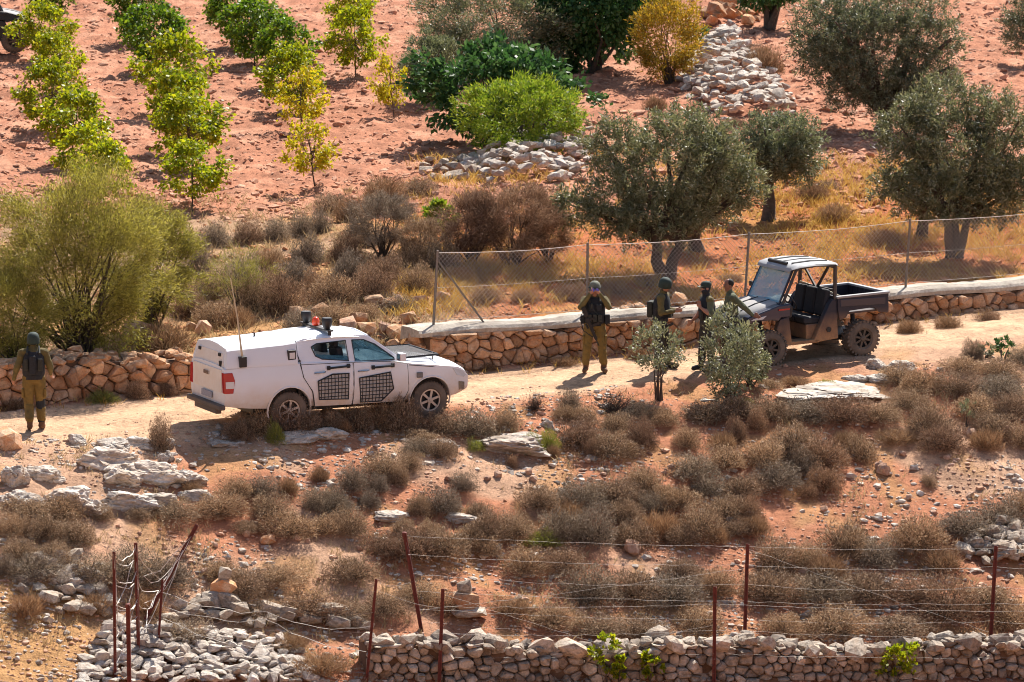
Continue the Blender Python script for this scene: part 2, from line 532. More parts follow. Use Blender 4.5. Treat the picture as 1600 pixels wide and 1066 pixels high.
def scatter(protos, P, S, rotmax, seed, mat, name, aniso=.35, smooth=False):
    """many small pieces as one mesh: P positions, S sizes"""
    rg = np.random.default_rng(seed)
    Vs, Fs = [], []; off = 0
    which = rg.integers(0, len(protos), len(P))
    for k, (V, Fc) in enumerate(protos):
        m = which == k; n = int(m.sum())
        if not n: continue
        a = rg.uniform(0, 6.28, n); tx = rg.normal(0, rotmax, n)
        sc3 = S[m][:, None]*(1+rg.uniform(-aniso, aniso, (n, 3)))
        X = V[None]*sc3[:, None, :]
        ct, st = np.cos(tx)[:, None], np.sin(tx)[:, None]
        y = X[..., 1]*ct - X[..., 2]*st; z = X[..., 1]*st + X[..., 2]*ct; x = X[..., 0]
        ca_, sa = np.cos(a)[:, None], np.sin(a)[:, None]
        W = np.stack([x*ca_ - y*sa, x*sa + y*ca_, z], -1) + P[m][:, None, :]
        Vs.append(W.reshape(-1, 3)); Fs.append((Fc[None] + (np.arange(n)*len(V))[:, None, None]).reshape(-1, 3) + off)
        off += n*len(V)
    return mesh_np(name, np.concatenate(Vs), np.concatenate(Fs), mat, smooth=smooth)

def clip_poly(poly, px, py, nx, ny):
    out = []
    for i in range(len(poly)):
        a, b = poly[i], poly[(i+1) % len(poly)]
        da = (a[0]-px)*nx + (a[1]-py)*ny; db = (b[0]-px)*nx + (b[1]-py)*ny
        if da <= 0: out.append(a)
        if da*db < 0:
            t_ = da/(da-db); out.append((a[0]+(b[0]-a[0])*t_, a[1]+(b[1]-a[1])*t_))
    return out

def voronoi(pts, s0, s1, h0, h1, ay=1.0):
    """cells of points in a strip; ay > 1 flattens the cells"""
    P = np.array(pts); cells = []
    for i, (x, y) in enumerate(pts):
        poly = [(s0, h0), (s1, h0), (s1, h1), (s0, h1)]
        d = (P[:, 0]-x)**2 + ((P[:, 1]-y)*ay)**2
        for j in np.argsort(d)[1:18]:
            qx, qy = P[j]
            poly = clip_poly(poly, (x+qx)/2, (y+qy)/2, qx-x, (qy-y)*ay*ay)
            if len(poly) < 3: break
        cells.append(poly)
    return cells

def cell_stone(poly, gap, depth, rr):
    """stone of a wall face from its outline: local frame s, out, h about its centre"""
    cx = sum(p[0] for p in poly)/len(poly); cy = sum(p[1] for p in poly)/len(poly)
    q = []
    for i in range(len(poly)):
        a, b = poly[i], poly[(i+1) % len(poly)]
        l = math.hypot(b[0]-a[0], b[1]-a[1])
        if l < .035: q.append(((a[0]+b[0])/2, (a[1]+b[1])/2)); continue
        k = min(.20, .03/l) if l > .1 else .25
        q.append((a[0]+(b[0]-a[0])*k, a[1]+(b[1]-a[1])*k)); q.append((b[0]+(a[0]-b[0])*k, b[1]+(a[1]-b[1])*k))
    if len(q) < 4: return None
    out = []
    for x, y in q:
        r = math.hypot(x-cx, y-cy)
        f = max(.3, (r-gap)/max(r, 1e-6))*rr.uniform(.94, 1.03)
        out.append(((x-cx)*f, (y-cy)*f))
    n = len(out); tx, ty = rr.uniform(-.35, .35), rr.uniform(-.35, .25)
    V = [(x, -.10, y) for x, y in out]
    V += [(x*.97, depth*.62 + (x*tx+y*ty)*.5, y*.97) for x, y in out]
    V += [(x*rr.uniform(.70, .88), depth*rr.uniform(.75, 1.20) + (x*tx+y*ty)*.6, y*.68) for x, y in out]
    F_ = []
    for k in (0, 1):
        F_ += [(k*n+i, k*n+(i+1) % n, (k+1)*n+(i+1) % n, (k+1)*n+i) for i in range(n)]
    F_.append([2*n+i for i in range(n)])
    return V, F_, (cx, cy)

def stone_wall(root, line, hfun, mat, size, gap, ay, seed, maxparts=300, base=-.15, thick=.55, rough=.05, dmin=.05, dmax=.14):
    """face stones of a wall along a ground line (list of (x,y)); the face looks to the line's right-hand side"""
    rr = random.Random(seed)
    L_ = [Vector((p[0], p[1], 0)) for p in line]
    cum = [0]
    for a, b in zip(L_, L_[1:]): cum.append(cum[-1] + (b-a).length)
    def pos(s):
        s = min(max(s, 0), cum[-1])
        for i in range(len(L_)-1):
            if s <= cum[i+1] or i == len(L_)-2:
                d = (L_[i+1]-L_[i]).normalized(); return L_[i] + d*(s-cum[i]), d
    H = max(hfun(s) for s in np.linspace(0, cum[-1], 60))
    pts = []; h = size*.35
    while h < H+size*.4 - base:
        row = size*rr.uniform(.72, 1.05)/ay; s = rr.uniform(0, size)
        while s < cum[-1]:
            ww = size*rr.choice((.45, .6, .75, .9, 1.1, 1.5, 1.9)); s += ww/2
            pts.append((s + rr.uniform(-.1, .1)*ww, base + h + rr.uniform(-.42, .42)*row)); s += ww/2
        h += row
    cells = voronoi(pts, 0, cum[-1], base, H+.6, ay)
    made = []
    for (s, h), poly in zip(pts, cells):
        if len(poly) < 3 or not (0 < s < cum[-1]): continue
        hm = hfun(s)
        if h > hm + size*.15: continue
        poly = [(a, min(b, hm + rr.uniform(-.01, .03))) for a, b in poly]
        if max(b for a, b in poly) < -.02 or max(b for a, b in poly) - min(b for a, b in poly) < .07: continue
        r = cell_stone(poly, gap, rr.uniform(dmin, dmax), rr)
        if r: made.append((max(b for a, b in poly), s, r))
    vis = made if len(made) <= maxparts else sorted(made, key=lambda m: -m[0])[:maxparts]
    rest = [] if len(made) <= maxparts else sorted(made, key=lambda m: -m[0])[maxparts:]
    bag = B()
    for group, single in ((vis, True), (rest, False)):
        for top, s, (V, Fq, (cx, cy)) in group:
            p, d = pos(cx); nrm = Vector((d.y, -d.x, 0))
            z0 = float(hgt(p.x, p.y)) if root.get('follow') else 0.0
            c = Vector((p.x, p.y, root['z_base'] + z0 + cy)) + nrm*rr.uniform(-rough, rough)
            W = [d*v[0] + nrm*v[1] + Vector((0, 0, v[2])) for v in V]
            if single:
                b_ = B(); b_.add(W, Fq); o = b_.build('stone', mat, root, loc=c - root.location)
            else:
                bag.add([c - root.location + v for v in W], Fq)
    if rest: tag(bag.build('stones', mat, root), kind='stuff')
    # earth and rubble core behind the face
    b_ = B(); vs_ = []; n = max(6, int(cum[-1]/.5))
    for i in range(n+1):
        s = cum[-1]*i/n; p, d = pos(s); nrm = Vector((d.y, -d.x, 0)); p = p - nrm*.03
        z0 = (float(hgt(p.x, p.y)) if root.get('follow') else 0.0) + root['z_base']
        hm = hfun(s) - .04
        for q, z in ((p, z0-.5), (p, z0+hm), (p - nrm*thick, z0+hm), (p - nrm*thick, z0-.5)):
            vs_.append(Vector((q.x, q.y, z)) - root.location)
    fs_ = [(i*4+k, i*4+(k+1) % 4, (i+1)*4+(k+1) % 4, (i+1)*4+k) for i in range(n) for k in range(4)] + [(0, 1, 2, 3), (n*4+3, n*4+2, n*4+1, n*4)]
    b_.add(vs_, fs_).build('core', M_DARKEARTH, root)
    return pos, cum[-1]

# --- roadside retaining wall with a concrete coping (behind the standing people and the buggy)
x0 = -1.75
for _ in range(8): x0 = (672-800)/FPX*math.hypot(float(wall_y(x0)), HC)
line = [(x0, float(wall_y(x0))), (0, 90.0)] + [(x, float(wall_y(x))) for x in (4, 8, 10.9, 13.5)]
rw = empty('stone_wall', (x0, float(wall_y(x0)), 0), 0, 'rubble stone retaining wall with pale concrete coping beside the dirt track', 'wall')
rw['z_base'] = 0.0; rw['follow'] = 0
def hr(s): return .76 - .004*s + .02*math.sin(s*1.7)
rpos, rlen = stone_wall(rw, line, hr, M_ORST, .255, .005, 1.12, 11, dmin=.06, dmax=.15)
b_ = B(); n = 110; vs_ = []
for i in range(n+1):
    s = -.25 + (rlen+.25)*i/n; p, d = rpos(max(s, 0)); p = p + d*min(s, 0); nrm = Vector((d.y, -d.x, 0)); z = hr(max(s, 0))
    e = .11*(float(fbm(np.array(s*3.1), np.array(1.0), 4, 4, .7))-.5)
    for off, dz in ((.05+e, -.01), (.06+e, .07+e*.5), (.0, .12), (-.38+e, .15+e*.6), (-.78-e*2, .13+e*.3), (-.85-e*2, -.15), (-.3, -.04)):
        q = p + nrm*off; vs_.append(Vector((q.x, q.y, z+dz)) - rw.location)
fs_ = [(i*7+k, i*7+(k+1) % 7, (i+1)*7+(k+1) % 7, (i+1)*7+k) for i in range(n) for k in range(7)] + [tuple(range(7)), tuple(n*7+k for k in range(6, -1, -1))]
b_.add(vs_, fs_).build('coping', M_CONC, rw)

# --- dry wall on the left of the pickup
x0, x1 = -16.0, hit(312, 600).x
lw = empty('stone_wall', (x0, float(wall_y(x0)), 0), 0, 'low dry stone wall of orange boulders behind the walking soldier', 'wall')
lw['z_base'] = 0.0; lw['follow'] = 0
line = [(x0, float(wall_y(x0))), (-14, 82.5), (-8.5, 85.6), (x1, float(wall_y(x1)))]
def hl(s): return .70 + .10*math.sin(s*.8+1) + .05*math.sin(s*2.9)
lpos, llen = stone_wall(lw, line, hl, M_ORST, .27, .006, 1.15, 23, rough=.08, dmin=.05, dmax=.17, thick=.9)
for row in range(4):
    s = 6.0
    while s < llen:
        p, d = lpos(s); nrm = Vector((d.y, -d.x, 0))
        sz = R.uniform(.22, .45)
        put_stone('stone', M_ORST, Vector((p.x, p.y, hl(s) + R.uniform(-.03, .05))) - nrm*(row*.24 + R.uniform(-.08, .08)), (sz, sz*R.uniform(.6, .9), sz*R.uniform(.3, .55)), lw)
        s += sz*R.uniform(.8, 1.2)

# --- broken bank of boulders between the two walls, behind the pickup roof
BANK = [(318,515,30,26),(345,498,34,24),(470,492,38,26),(500,488,30,18),(585,470,40,22),(610,478,34,20),(560,500,30,20),(655,470,28,18),(690,468,30,18),(640,500,26,18),
        (620,520,34,22),(650,528,38,24),(600,512,24,16),(665,545,40,24),(640,548,30,22),(615,540,26,18),(300,512,20,16),(210,520,44,38),(240,535,36,22),(275,552,22,16),(625,470,22,14),(545,508,40,24),(575,515,34,20)]
BANK.sort()
for i, (px, py, w_, h_) in enumerate(BANK):
    nb = [q for q in BANK if (q[0] > 290) == (px > 290)]; oi_ = ', ' + ordname(nb.index((px, py, w_, h_)), len(nb))
    p = hit(px, py + h_*.3); k = pxm(p)
    o = put_stone('rock', M_ORST if i % 4 else M_FIELDST, p + Vector((0, 0, h_/k*.25)), (w_/k, w_/k*.8, h_/k*1.1))
    tag(o, ('orange boulder on the broken bank behind the white pickup' if px > 290 else 'weathered boulder under the big broom bush') + oi_, 'rock', 'boulders on the broken bank')

# --- foreground dry wall along the bottom
def fg_line(pxs, py):
    P_ = hits(pxs, [py]*len(pxs)); return [(p[0], p[1]) for p in P_]
bw = empty('stone_wall', hit(575, 1045), 0, 'grey dry stone wall along the bottom under the wire fence', 'wall')
bw['z_base'] = 0.0; bw['follow'] = 1
line = fg_line([572, 800, 1000, 1200, 1400, 1640], 1062)
NRMB = Vector((line[-1][1]-line[0][1], -(line[-1][0]-line[0][0]), 0)).normalized()
def hb(s): return .55 + .07*math.sin(s*1.3) + .04*math.sin(s*3.7+1)
bpos, blen = stone_wall(bw, line, hb, M_LIME, .185, .003, 1.2, 31, maxparts=210, base=-.25, rough=.11, dmin=.04, dmax=.14, thick=.55)
cnt = 0
for row in range(3):
    s = .1
    while s < blen:
        p, d = bpos(s); nrm = Vector((d.y, -d.x, 0)); z = float(hgt(p.x, p.y))
        sz = R.uniform(.14, .30) if R.random() < .85 else R.uniform(.34, .5)
        put_stone('stone', M_LIME, Vector((p.x, p.y, z + hb(s) + R.uniform(-.02, .05))) - nrm*(row*.2 + R.uniform(-.08, .08) - .02), (sz*R.uniform(.9, 1.3), sz, sz*R.uniform(.5, .85)), bw)
        s += sz*R.uniform(.9, 1.4); cnt += 1

# --- heaps of cleared field stones: name, pixel outline as rows (y, x0, x1), stone px, rise
def heap(label, rows, px_size, rise, mat, seed, maxn=300, flat=.6, step=1.0):
    rr = random.Random(seed)
    ys = [r[0] for r in rows]
    c = hit((rows[-1][1]+rows[-1][2])/2, ys[-1])
    root = empty('stone_heap', c, 0, label, 'stone heap')
    spots = []
    y = ys[0]
    while y <= ys[-1]:
        a = np.interp(y, ys, [r[1] for r in rows]); b = np.interp(y, ys, [r[2] for r in rows])
        x = a + rr.uniform(0, px_size)
        while x < b:
            edge = min(x-a, b-x)/max((b-a)/2, 1)
            spots.append((x + rr.uniform(-.3, .3)*px_size, y + rr.uniform(-.3, .3)*px_size*.5, edge)); x += px_size*rr.uniform(.75, 1.25)
        y += px_size*.42*step
    H = hits([s[0] for s in spots], [s[1] for s in spots])
    order = list(range(len(spots))); rr.shuffle(order)
    rest = []
    for n_, i in enumerate(order):
        p = Vector(H[i]); k = pxm(p)
        s_ = px_size/k*1.28*rr.choice((.7, .9, 1.0, 1.2, 1.5))
        p.z += rise*min(1, spots[i][2]*1.6)*rr.uniform(.5, 1) + s_*.12
        if n_ < maxn: put_stone('stone', mat, p, (s_*1.15, s_*rr.uniform(.8, 1.1), s_*rr.uniform(flat*.8, flat*1.2)), root)
        else: rest.append((p - root.location, s_))
    if rest:
        tag(link('stones', scatter(HULLS, np.array([r[0] for r in rest]), np.array([r[1] for r in rest])*.9, .3, seed, mat, 'stones'), root), kind='stuff')
    return root
heap('long low heap of pale limestone in front of the lime green bush', [(222,830,930),(240,770,930),(258,715,925),(275,730,905),(290,760,880)], 12, .5, M_LIMEP, 1, flat=.5)
heap('tall pale limestone heap beside the yellow-leaved bush', [(66,1120,1160),(85,1085,1165),(105,1070,1190),(130,1062,1215),(155,1080,1238),(178,1110,1240),(192,1130,1225)], 11.5, .6, M_LIMEP, 2, flat=.5)
heap('small heap of white stones among shrubs at the lower fence', [(832,1545,1600),(848,1500,1620),(868,1495,1640),(885,1530,1640)], 15, .2, M_LIME, 3)
heap('spread of grey rubble around the tangled wire posts', [(985,175,220),(1000,150,430),(1020,140,470),(1045,130,480),(1075,120,520)], 15, .14, M_LIMEP, 4, 280, flat=.42)
heap('loose pale stones scattered left of the tangled wire posts', [(878,40,110),(895,15,180),(915,20,170),(935,60,185),(955,80,180),(970,140,200)], 19, .05, M_LIME, 5, step=2.0)
heap('orange boulders heaped under the dark tree at the top', [(12,1110,1180),(28,1100,1190),(45,1105,1180)], 16, .4, M_ORST, 6)
heap('low rubble line of pale stones between tangled posts and stone wall', [(955,280,420),(968,260,560),(985,400,580)], 20, .1, M_LIME, 7, step=1.6)
heap('low spill of stones trailing left from the long limestone heap', [(262,655,740),(275,650,760),(290,690,770)], 16, .1, M_LIME, 8, step=1.6)

# --- limestone outcrops and single rocks on the near slope
def outcrop_mesh(seed, sub=5):
    bm = bmesh.new(); bmesh.ops.create_icosphere(bm, subdivisions=sub, radius=.5)
    rr = random.Random(seed)
    planes = [(Vector((rr.gauss(0, 1), rr.gauss(0, 1), rr.gauss(0, .6))).normalized(), rr.uniform(.28, .42)) for _ in range(9)]
    from mathutils import noise as mn
    for v in bm.verts:
        p = v.co.copy()
        for n_, d in planes:
            k = p.dot(n_) - d
            if k > 0: p -= n_*k*.9
        q = p*3 + Vector((seed*3.1, 0, 0))
        p *= 1 + .26*mn.noise(q*.8) + .16*(mn.ridged_multi_fractal(q*1.3, 1.0, 2.2, 4, .8, 2.0)-.9) + .06*mn.noise(q*5) - .16*max(0, .10-abs(mn.noise(q*1.1+Vector((5,5,5)))))*8*.8
        v.co = p
    me = bpy.data.meshes.new('outcrop'); bm.to_mesh(me); bm.free()
    me.materials.append(M_LIME_BIG)
    return me
OUT = [outcrop_mesh(i) for i in range(7)]
OUTS = [(170,712,110,40,'broad white limestone outcrop below the walking soldier'),(65,735,70,34,''),(22,742,44,44,''),(235,735,90,40,''),(285,742,60,26,''),(190,742,70,36,''),(110,775,90,44,''),(140,790,60,30,''),
        (200,778,80,34,''),(245,782,70,30,''),(305,772,50,20,''),(30,775,60,36,''),(180,690,60,30,''),(118,685,34,24,''),(215,690,60,22,''),(262,690,26,24,''),(258,715,26,22,''),
        (455,680,80,22,'low white rock shelf below the pickup rear wheel'),(505,678,60,22,'pale rock shelf below the pickup doors'),(350,690,50,14,''),
        (800,690,130,34,'flat white rock slab between shrubs below the standing soldier'),(690,690,60,16,''),(720,808,50,16,'flat white rock among shrubs above the leaning fence post'),(612,808,60,16,'flat grey rock among shrubs left of the leaning fence post'),(855,664,22,18,'small white rock on top of the shrub bank'),
        (1310,606,170,22,'long pale rock sheet below the buggy'),(1372,590,40,16,'white flat rock below the buggy rear wheel'),(1368,566,40,24,'white boulder beside the buggy rear wheel'),(1405,572,50,18,'pale rock right of the white boulder'),(1340,592,40,14,''),
        (1470,690,24,18,''),(100,900,50,30,''),(135,895,50,30,'')]
for i, (px, py, w_, h_, lab) in enumerate(OUTS):
    p = hit(px, py+h_*.35); k = pxm(p)
    o = link('rock', OUT[i % 7], None, p + Vector((0, 0, h_/k*.02)), (R.uniform(-.1, .1), R.uniform(-.1, .1), R.uniform(-.4, .4) + (3.14 if i % 2 else 0)), (w_/k*1.25, w_/k*R.uniform(.75, 1.0), h_/k*1.15))
    grp = [q for q in OUTS if not q[4] and (q[0] < 340 and q[1] < 800) == (px < 340 and py < 800)]; grp.sort()
    if not lab: lab = ('limestone rock of the outcrop below the walking soldier, ' if px < 340 and py < 800 else 'small pale limestone rock on the shrubby slope, ') + ordname(grp.index((px, py, w_, h_, '')), len(grp))
    tag(o, lab, 'rock', 'limestone rocks on the near slope')
def loose(label, lst, mat, group='loose stones on the soil'):
    lst = sorted(lst)
    for i, (px, py, s_) in enumerate(lst):
        p = hit(px, py); k = pxm(p)
        o = put_stone('rock', mat, p + Vector((0, 0, s_/k*.2)), (s_/k, s_/k*.85, s_/k*.75)); tag(o, label + (', ' + ordname(i, len(lst)) if len(lst) > 1 else ''), 'rock', group)
loose('orange boulder cut by the photo edge below the walking soldier', [(10,700,50)], M_ORST, 'orange boulders at the track edge')
loose('pointed orange stone on the bare soil', [(416,850,24)], M_ORST)
loose('rounded stone at the track edge by the pickup doors', [(512,652,26),(566,655,22),(545,662,18),(588,668,16)], M_FIELDST, 'stones beside the pickup')
loose('grey stone on the bare strip right of the shrubs', [(1517,684,22),(1575,682,26),(1479,700,16),(1540,700,12)], M_FIELDST)
loose('reddish stone lying on the bare soil', [(335,855,12),(300,842,12),(465,846,12),(385,842,14),(560,862,12),(650,805,12),(778,748,14),(826,745,14),(833,752,16),(762,752,12),(918,728,12),(1376,736,22),(1380,742,24),(1480,718,12),(1410,716,12),(988,868,34),(700,752,12),(1288,802,14),(1420,780,12),(290,866,12),(320,900,16),(210,910,14),(430,835,14),(480,850,12),(1005,752,12)], M_FIELDST)
loose('stone left on the concrete coping top', [], M_ORST)
CST = sorted([(975,484,16),(1000,482,20),(1062,470,22),(1040,474,16),(985,480,12),(1405,466,12),(1484,450,20),(1500,452,16)])
for i, (px, py, s_) in enumerate(CST):
    d = ray(px, py); Y = 91.0
    for _ in range(6):
        X = float(d[0])*Y; Y = float(wall_y(X)) + .75
    p = Vector((float(d[0])*Y, Y, HC + float(d[2])*Y)); k = pxm(p)
    p.z = min(p.z, 1.25)
    o = put_stone('rock', M_ORST, p, (s_/k*1.3, s_/k, s_/k)); tag(o, 'orange stone lying on the wall coping, ' + ordname(i, len(CST)), 'rock', 'stones on the wall coping')
# stacked cairns
for px, py, lab in ((350,945,'cairn of stacked stones behind the rubble near the tangled posts'),(728,972,'cairn of stacked stones on the bottom wall by the leaning post')):
    p = hit(px, py); k = pxm(p); root = empty('cairn', p, 0, lab, 'cairn'); z = 0
    for w_, h_ in ((58,16),(44,24),(26,20)):
        put_stone('stone', M_ORST if w_ == 44 else M_LIME, p + Vector((R.uniform(-.03, .03), 0, z + h_/k/2)), (w_/k, w_/k*.8, h_/k*1.25), root, (R.uniform(-.1, .1), R.uniform(-.1, .1), R.uniform(-.4, .4))); z += h_/k*.95

# --- pebbles and clods nobody could count
def spread(n, y0, y1, seed, keep=None):
    rg = np.random.default_rng(seed)
    P_ = hits(rg.uniform(-60, 1660, n), rg.uniform(y0, y1, n))
    m = np.ones(n, bool) if keep is None else keep(P_[:, 0], P_[:, 1])
    return P_[m], rg
def clump(X, Y, s=1.2, seed=70, lo=.42, hi=.62): return sstep(fbm(X*s, Y*s, 3, seed), lo, hi)
P_, rg = spread(26000, 560, 1080, 51, lambda X, Y: (tdist(X, Y) < -2.9) & (np.random.default_rng(1).random(len(X)) < .15 + .85*clump(X, Y)))
S = np.exp(rg.normal(-3.25, .5, len(P_))).clip(.015, .16)
gr = link('gravel', scatter(SMALL, P_, S, .3, 52, M_FIELDST, 'gravel')); tag(gr, 'reddish gravel and small stones strewn over the near slope', kind='stuff')
P_, rg = spread(15000, 560, 1080, 61, lambda X, Y: (tdist(X, Y) < -2.9) & (np.random.default_rng(2).random(len(X)) < clump(X, Y, .6, 80, .40, .60)))
S = np.exp(rg.normal(-2.8, .5, len(P_))).clip(.02, .22)
gr = link('gravel', scatter(SMALL, P_, S, .3, 62, M_LIMEP, 'gravel')); tag(gr, 'pale limestone chips strewn over the near slope', kind='stuff')
P_, rg = spread(1500, 480, 700, 63, lambda X, Y: (tdist(X, Y) > -3.2) & (tdist(X, Y) < -.05))
S = np.exp(rg.normal(-3.6, .45, len(P_))).clip(.01, .09)
S = np.where(tdist(P_[:, 0], P_[:, 1]) > -.6, S*2, S)
gr = link('gravel', scatter(SMALL, P_, S, .3, 64, M_FIELDST, 'gravel')); tag(gr, 'fine gravel lying on the dirt track', kind='stuff')
P_, rg = spread(26000, -10, 350, 71, lambda X, Y: (tdist(X, Y) > 1.2) & (Y > 101) & (np.random.default_rng(3).random(len(X)) < .25 + .75*clump(X, Y, .5, 90, .35, .6)))
S = np.exp(rg.normal(-2.45, .5, len(P_))).clip(.03, .30)
gr = link('gravel', scatter(SMALL, P_, S, .3, 72, M_CLOD, 'gravel')); tag(gr, 'clods and stones of the ploughed orchard field', kind='stuff')
M_RUST_ST = mat_stone('rusty_terrace_stone', (.55,.27,.14), (.33,.13,.06), (.5,.2,.08), .5)
P_, rg = spread(9000, 300, 560, 73, lambda X, Y: (tdist(X, Y) > .9) & (Y < 108))
S = np.exp(rg.normal(-2.8, .5, len(P_))).clip(.02, .22)
gr = link('gravel', scatter(SMALL, P_, S, .3, 74, M_RUST_ST, 'gravel')); tag(gr, 'rust red stones on the terrace behind the wall', kind='stuff')

# ---------------------------------------------------------------- vegetation
ORD = 'first second third fourth fifth sixth seventh eighth ninth tenth eleventh twelfth thirteenth fourteenth fifteenth sixteenth seventeenth eighteenth nineteenth twentieth'.split()
def ordinal(i, n):
    if i == 0: return 'leftmost'
    if i == n-1: return 'rightmost'
    return (ORD[i] if i < 20 else 'twenty-' + ORD[i-20]) + ' from left'
def unit(a): return a/np.maximum(np.linalg.norm(a, axis=1, keepdims=True), 1e-9)
def leaves(P, D, L, W, rg):
    """diamond leaves: base P, axis D, length L, width W"""
    n = len(P); D = unit(D); S = unit(np.cross(D, rg.normal(0, 1, (n, 3))))
    L = np.broadcast_to(L, (n,))[:, None]; W = np.broadcast_to(W, (n,))[:, None]
    V = np.stack([P, P + D*L*.45 + S*W*.5, P + D*L, P + D*L*.45 - S*W*.5], 1).reshape(-1, 3)
    return V, np.arange(4*n).reshape(n, 4)
def blades(P, D, L, W, rg, bend=.0):
    n = len(P); D = unit(D); S = unit(np.cross(D, rg.normal(0, 1, (n, 3))))
    L = np.broadcast_to(L, (n,))[:, None]; W = np.broadcast_to(W, (n,))[:, None]
    T = P + D*L; T[:, 2] -= (bend*L[:, 0])
    M_ = P + D*L*.5
    V = np.stack([P - S*W*.5, P + S*W*.5, M_ + S*W*.4, T], 1)
    V[:, 3] = T
    return V.reshape(-1, 3), np.arange(4*n).reshape(n, 4)
def join(parts):
    Vs, Fs, Ms, off = [], [], [], 0
    for V, F_, m in parts:
        Vs.append(V); Fs.append(F_+off); Ms.append(np.full(len(F_), m)); off += len(V)
    return np.concatenate(Vs), np.concatenate(Fs), np.concatenate(Ms)

M_OLIVE = mat_leaf('olive_leaf', [(.075,.09,.046),(.15,.165,.085),(.22,.225,.13),(.36,.355,.25)], .30, .42, .12, .35)
M_OLIVE2 = mat_leaf('dusty_olive_leaf', [(.07,.09,.05),(.13,.155,.09),(.20,.22,.135),(.32,.33,.23)], .30, .42, .08, .35)
M_BARK = mat_plain('olive_bark', (.105,.078,.058), .95, var=.5, scale=9, bump=.8)
M_FIG = mat_leaf('fig_leaf', [(.028,.075,.022),(.045,.12,.035),(.075,.17,.05),(.13,.22,.09)], .32, .48, .08, .25)
M_LIMEL = mat_leaf('lime_leaf', [(.10,.17,.015),(.17,.26,.02),(.25,.32,.03),(.33,.36,.05)], .42, .5, .08)
M_YELL = mat_leaf('autumn_leaf', [(.16,.13,.02),(.30,.21,.025),(.38,.26,.03),(.42,.22,.03)], .4, .5, .1)
M_ORCH = [mat_leaf('orchard_leaf_green', [(.04,.095,.010),(.10,.18,.014),(.20,.28,.018)], .48, .45, .12),
          mat_leaf('orchard_leaf_yellowgreen', [(.10,.16,.01),(.25,.29,.012),(.42,.41,.016)], .52, .45, .12),
          mat_leaf('orchard_leaf_yellow', [(.30,.31,.012),(.48,.43,.016),(.56,.40,.02)], .5, .45, .10)]
M_BROOM = mat_leaf('broom_twig', [(.11,.09,.03),(.21,.19,.042),(.32,.29,.06),(.45,.41,.11)], .40, .55, .05)
M_SHRUB = mat_leaf('thorn_shrub_twig', [(.13,.082,.050),(.27,.175,.105),(.43,.295,.18),(.62,.47,.31)], .22, .8, .20, .15, 1.0, 1.0)
M_SHRUBG = mat_leaf('grey_shrub_twig', [(.105,.078,.055),(.215,.16,.112),(.34,.265,.185),(.50,.41,.30)], .22, .8, .16, .15, 1.0, 1.0)
M_SHRUBP = mat_leaf('russet_shrub_twig', [(.11,.065,.040),(.23,.135,.082),(.35,.22,.135),(.50,.35,.23)], .22, .8, .16, .15, 1.0, 1.0)
M_SHRUBO = mat_leaf('straw_shrub_twig', [(.17,.10,.055),(.28,.165,.09),(.39,.24,.135),(.50,.345,.21)], .22, .8, .15, .15, 1.0, .95)
M_HERB = mat_leaf('green_herb', [(.15,.16,.035),(.24,.25,.05),(.33,.32,.09)], .35, .6, .1)
M_SAGE = mat_leaf('grey_green_leaf', [(.10,.115,.07),(.175,.19,.115),(.26,.265,.17),(.38,.38,.26)], .25, .5, .06, .4)
M_TWIG = mat_plain('dark_twig', (.085,.062,.048), .9, var=.4)
M_GRASS = mat_leaf('dry_grass_blade', [(.36,.20,.06),(.48,.29,.085),(.56,.37,.13),(.62,.46,.2)], .35, .8, 0, .15)
M_GRASSP = mat_leaf('pale_dry_grass_blade', [(.27,.18,.11),(.38,.275,.18),(.50,.39,.27)], .3, .8, 0, .15)

def dome(seed, n=3000, w=1.0, h=.55, blade=.05, bw=.0105, stems=160, mat=None, up=.35, lump=.22):
    """fuzzy twiggy cushion shrub, about w wide and h high"""
    rg = np.random.default_rng(seed)
    d = unit(rg.normal(0, 1, (n, 3))); d[:, 2] = np.abs(d[:, 2])*1.0 - .08
    d = unit(d)
    az = np.arctan2(d[:, 1], d[:, 0])
    k = 1 + lump*(np.sin(az*3+seed)+.6*np.sin(az*5+seed*2.3)+.7*np.sin(d[:, 2]*6+seed)) * .5
    lobes = fbm(d[:, 0]*2.2+9, d[:, 1]*2.2+d[:, 2]*1.7+seed, 3, seed)
    k = k*(.58+.78*lobes)
    r = (rg.random(n)**.42)
    P = d*r[:, None]*k[:, None]*np.array((w/2, w/2, h))
    D = d*np.array((1, 1, 1)) + np.array((0, 0, up)) + rg.normal(0, .8, (n, 3))
    V1, F1 = blades(P, D, blade*rg.uniform(.6, 1.4, n), bw*rg.uniform(.7, 1.5, n), rg)
    ds = unit(rg.normal(0, 1, (stems, 3))); ds[:, 2] = np.abs(ds[:, 2])+.15; ds = unit(ds)
    V2, F2 = blades(rg.normal(0, .04, (stems, 3))*np.array((1, 1, .1)), ds, np.linalg.norm(ds*np.array((w/2, w/2, h)), axis=1)*rg.uniform(.7, 1.12, stems), .012, rg)
    V, F_, m = join([(V1, F1, 0), (V2, F2, 1)])
    return mesh_np('shrub', V, F_, [mat, M_TWIG], m)
SHR = {'b': [dome(i, 6500, mat=M_SHRUB) for i in range(7)],
       'g': [dome(20+i, 6500, mat=M_SHRUBG) for i in range(4)],
       'p': [dome(40+i, 6500, mat=M_SHRUBP) for i in range(4)],
       'o': [dome(60+i, 2600, blade=.16, up=1.2, mat=M_SHRUBO) for i in range(3)],
       'h': [dome(70+i, 2200, blade=.13, up=.9, mat=M_HERB) for i in range(2)],
       't': [dome(80+i, 500, blade=.12, bw=.012, stems=260, up=.5, mat=M_TWIG, lump=.3) for i in range(2)]}
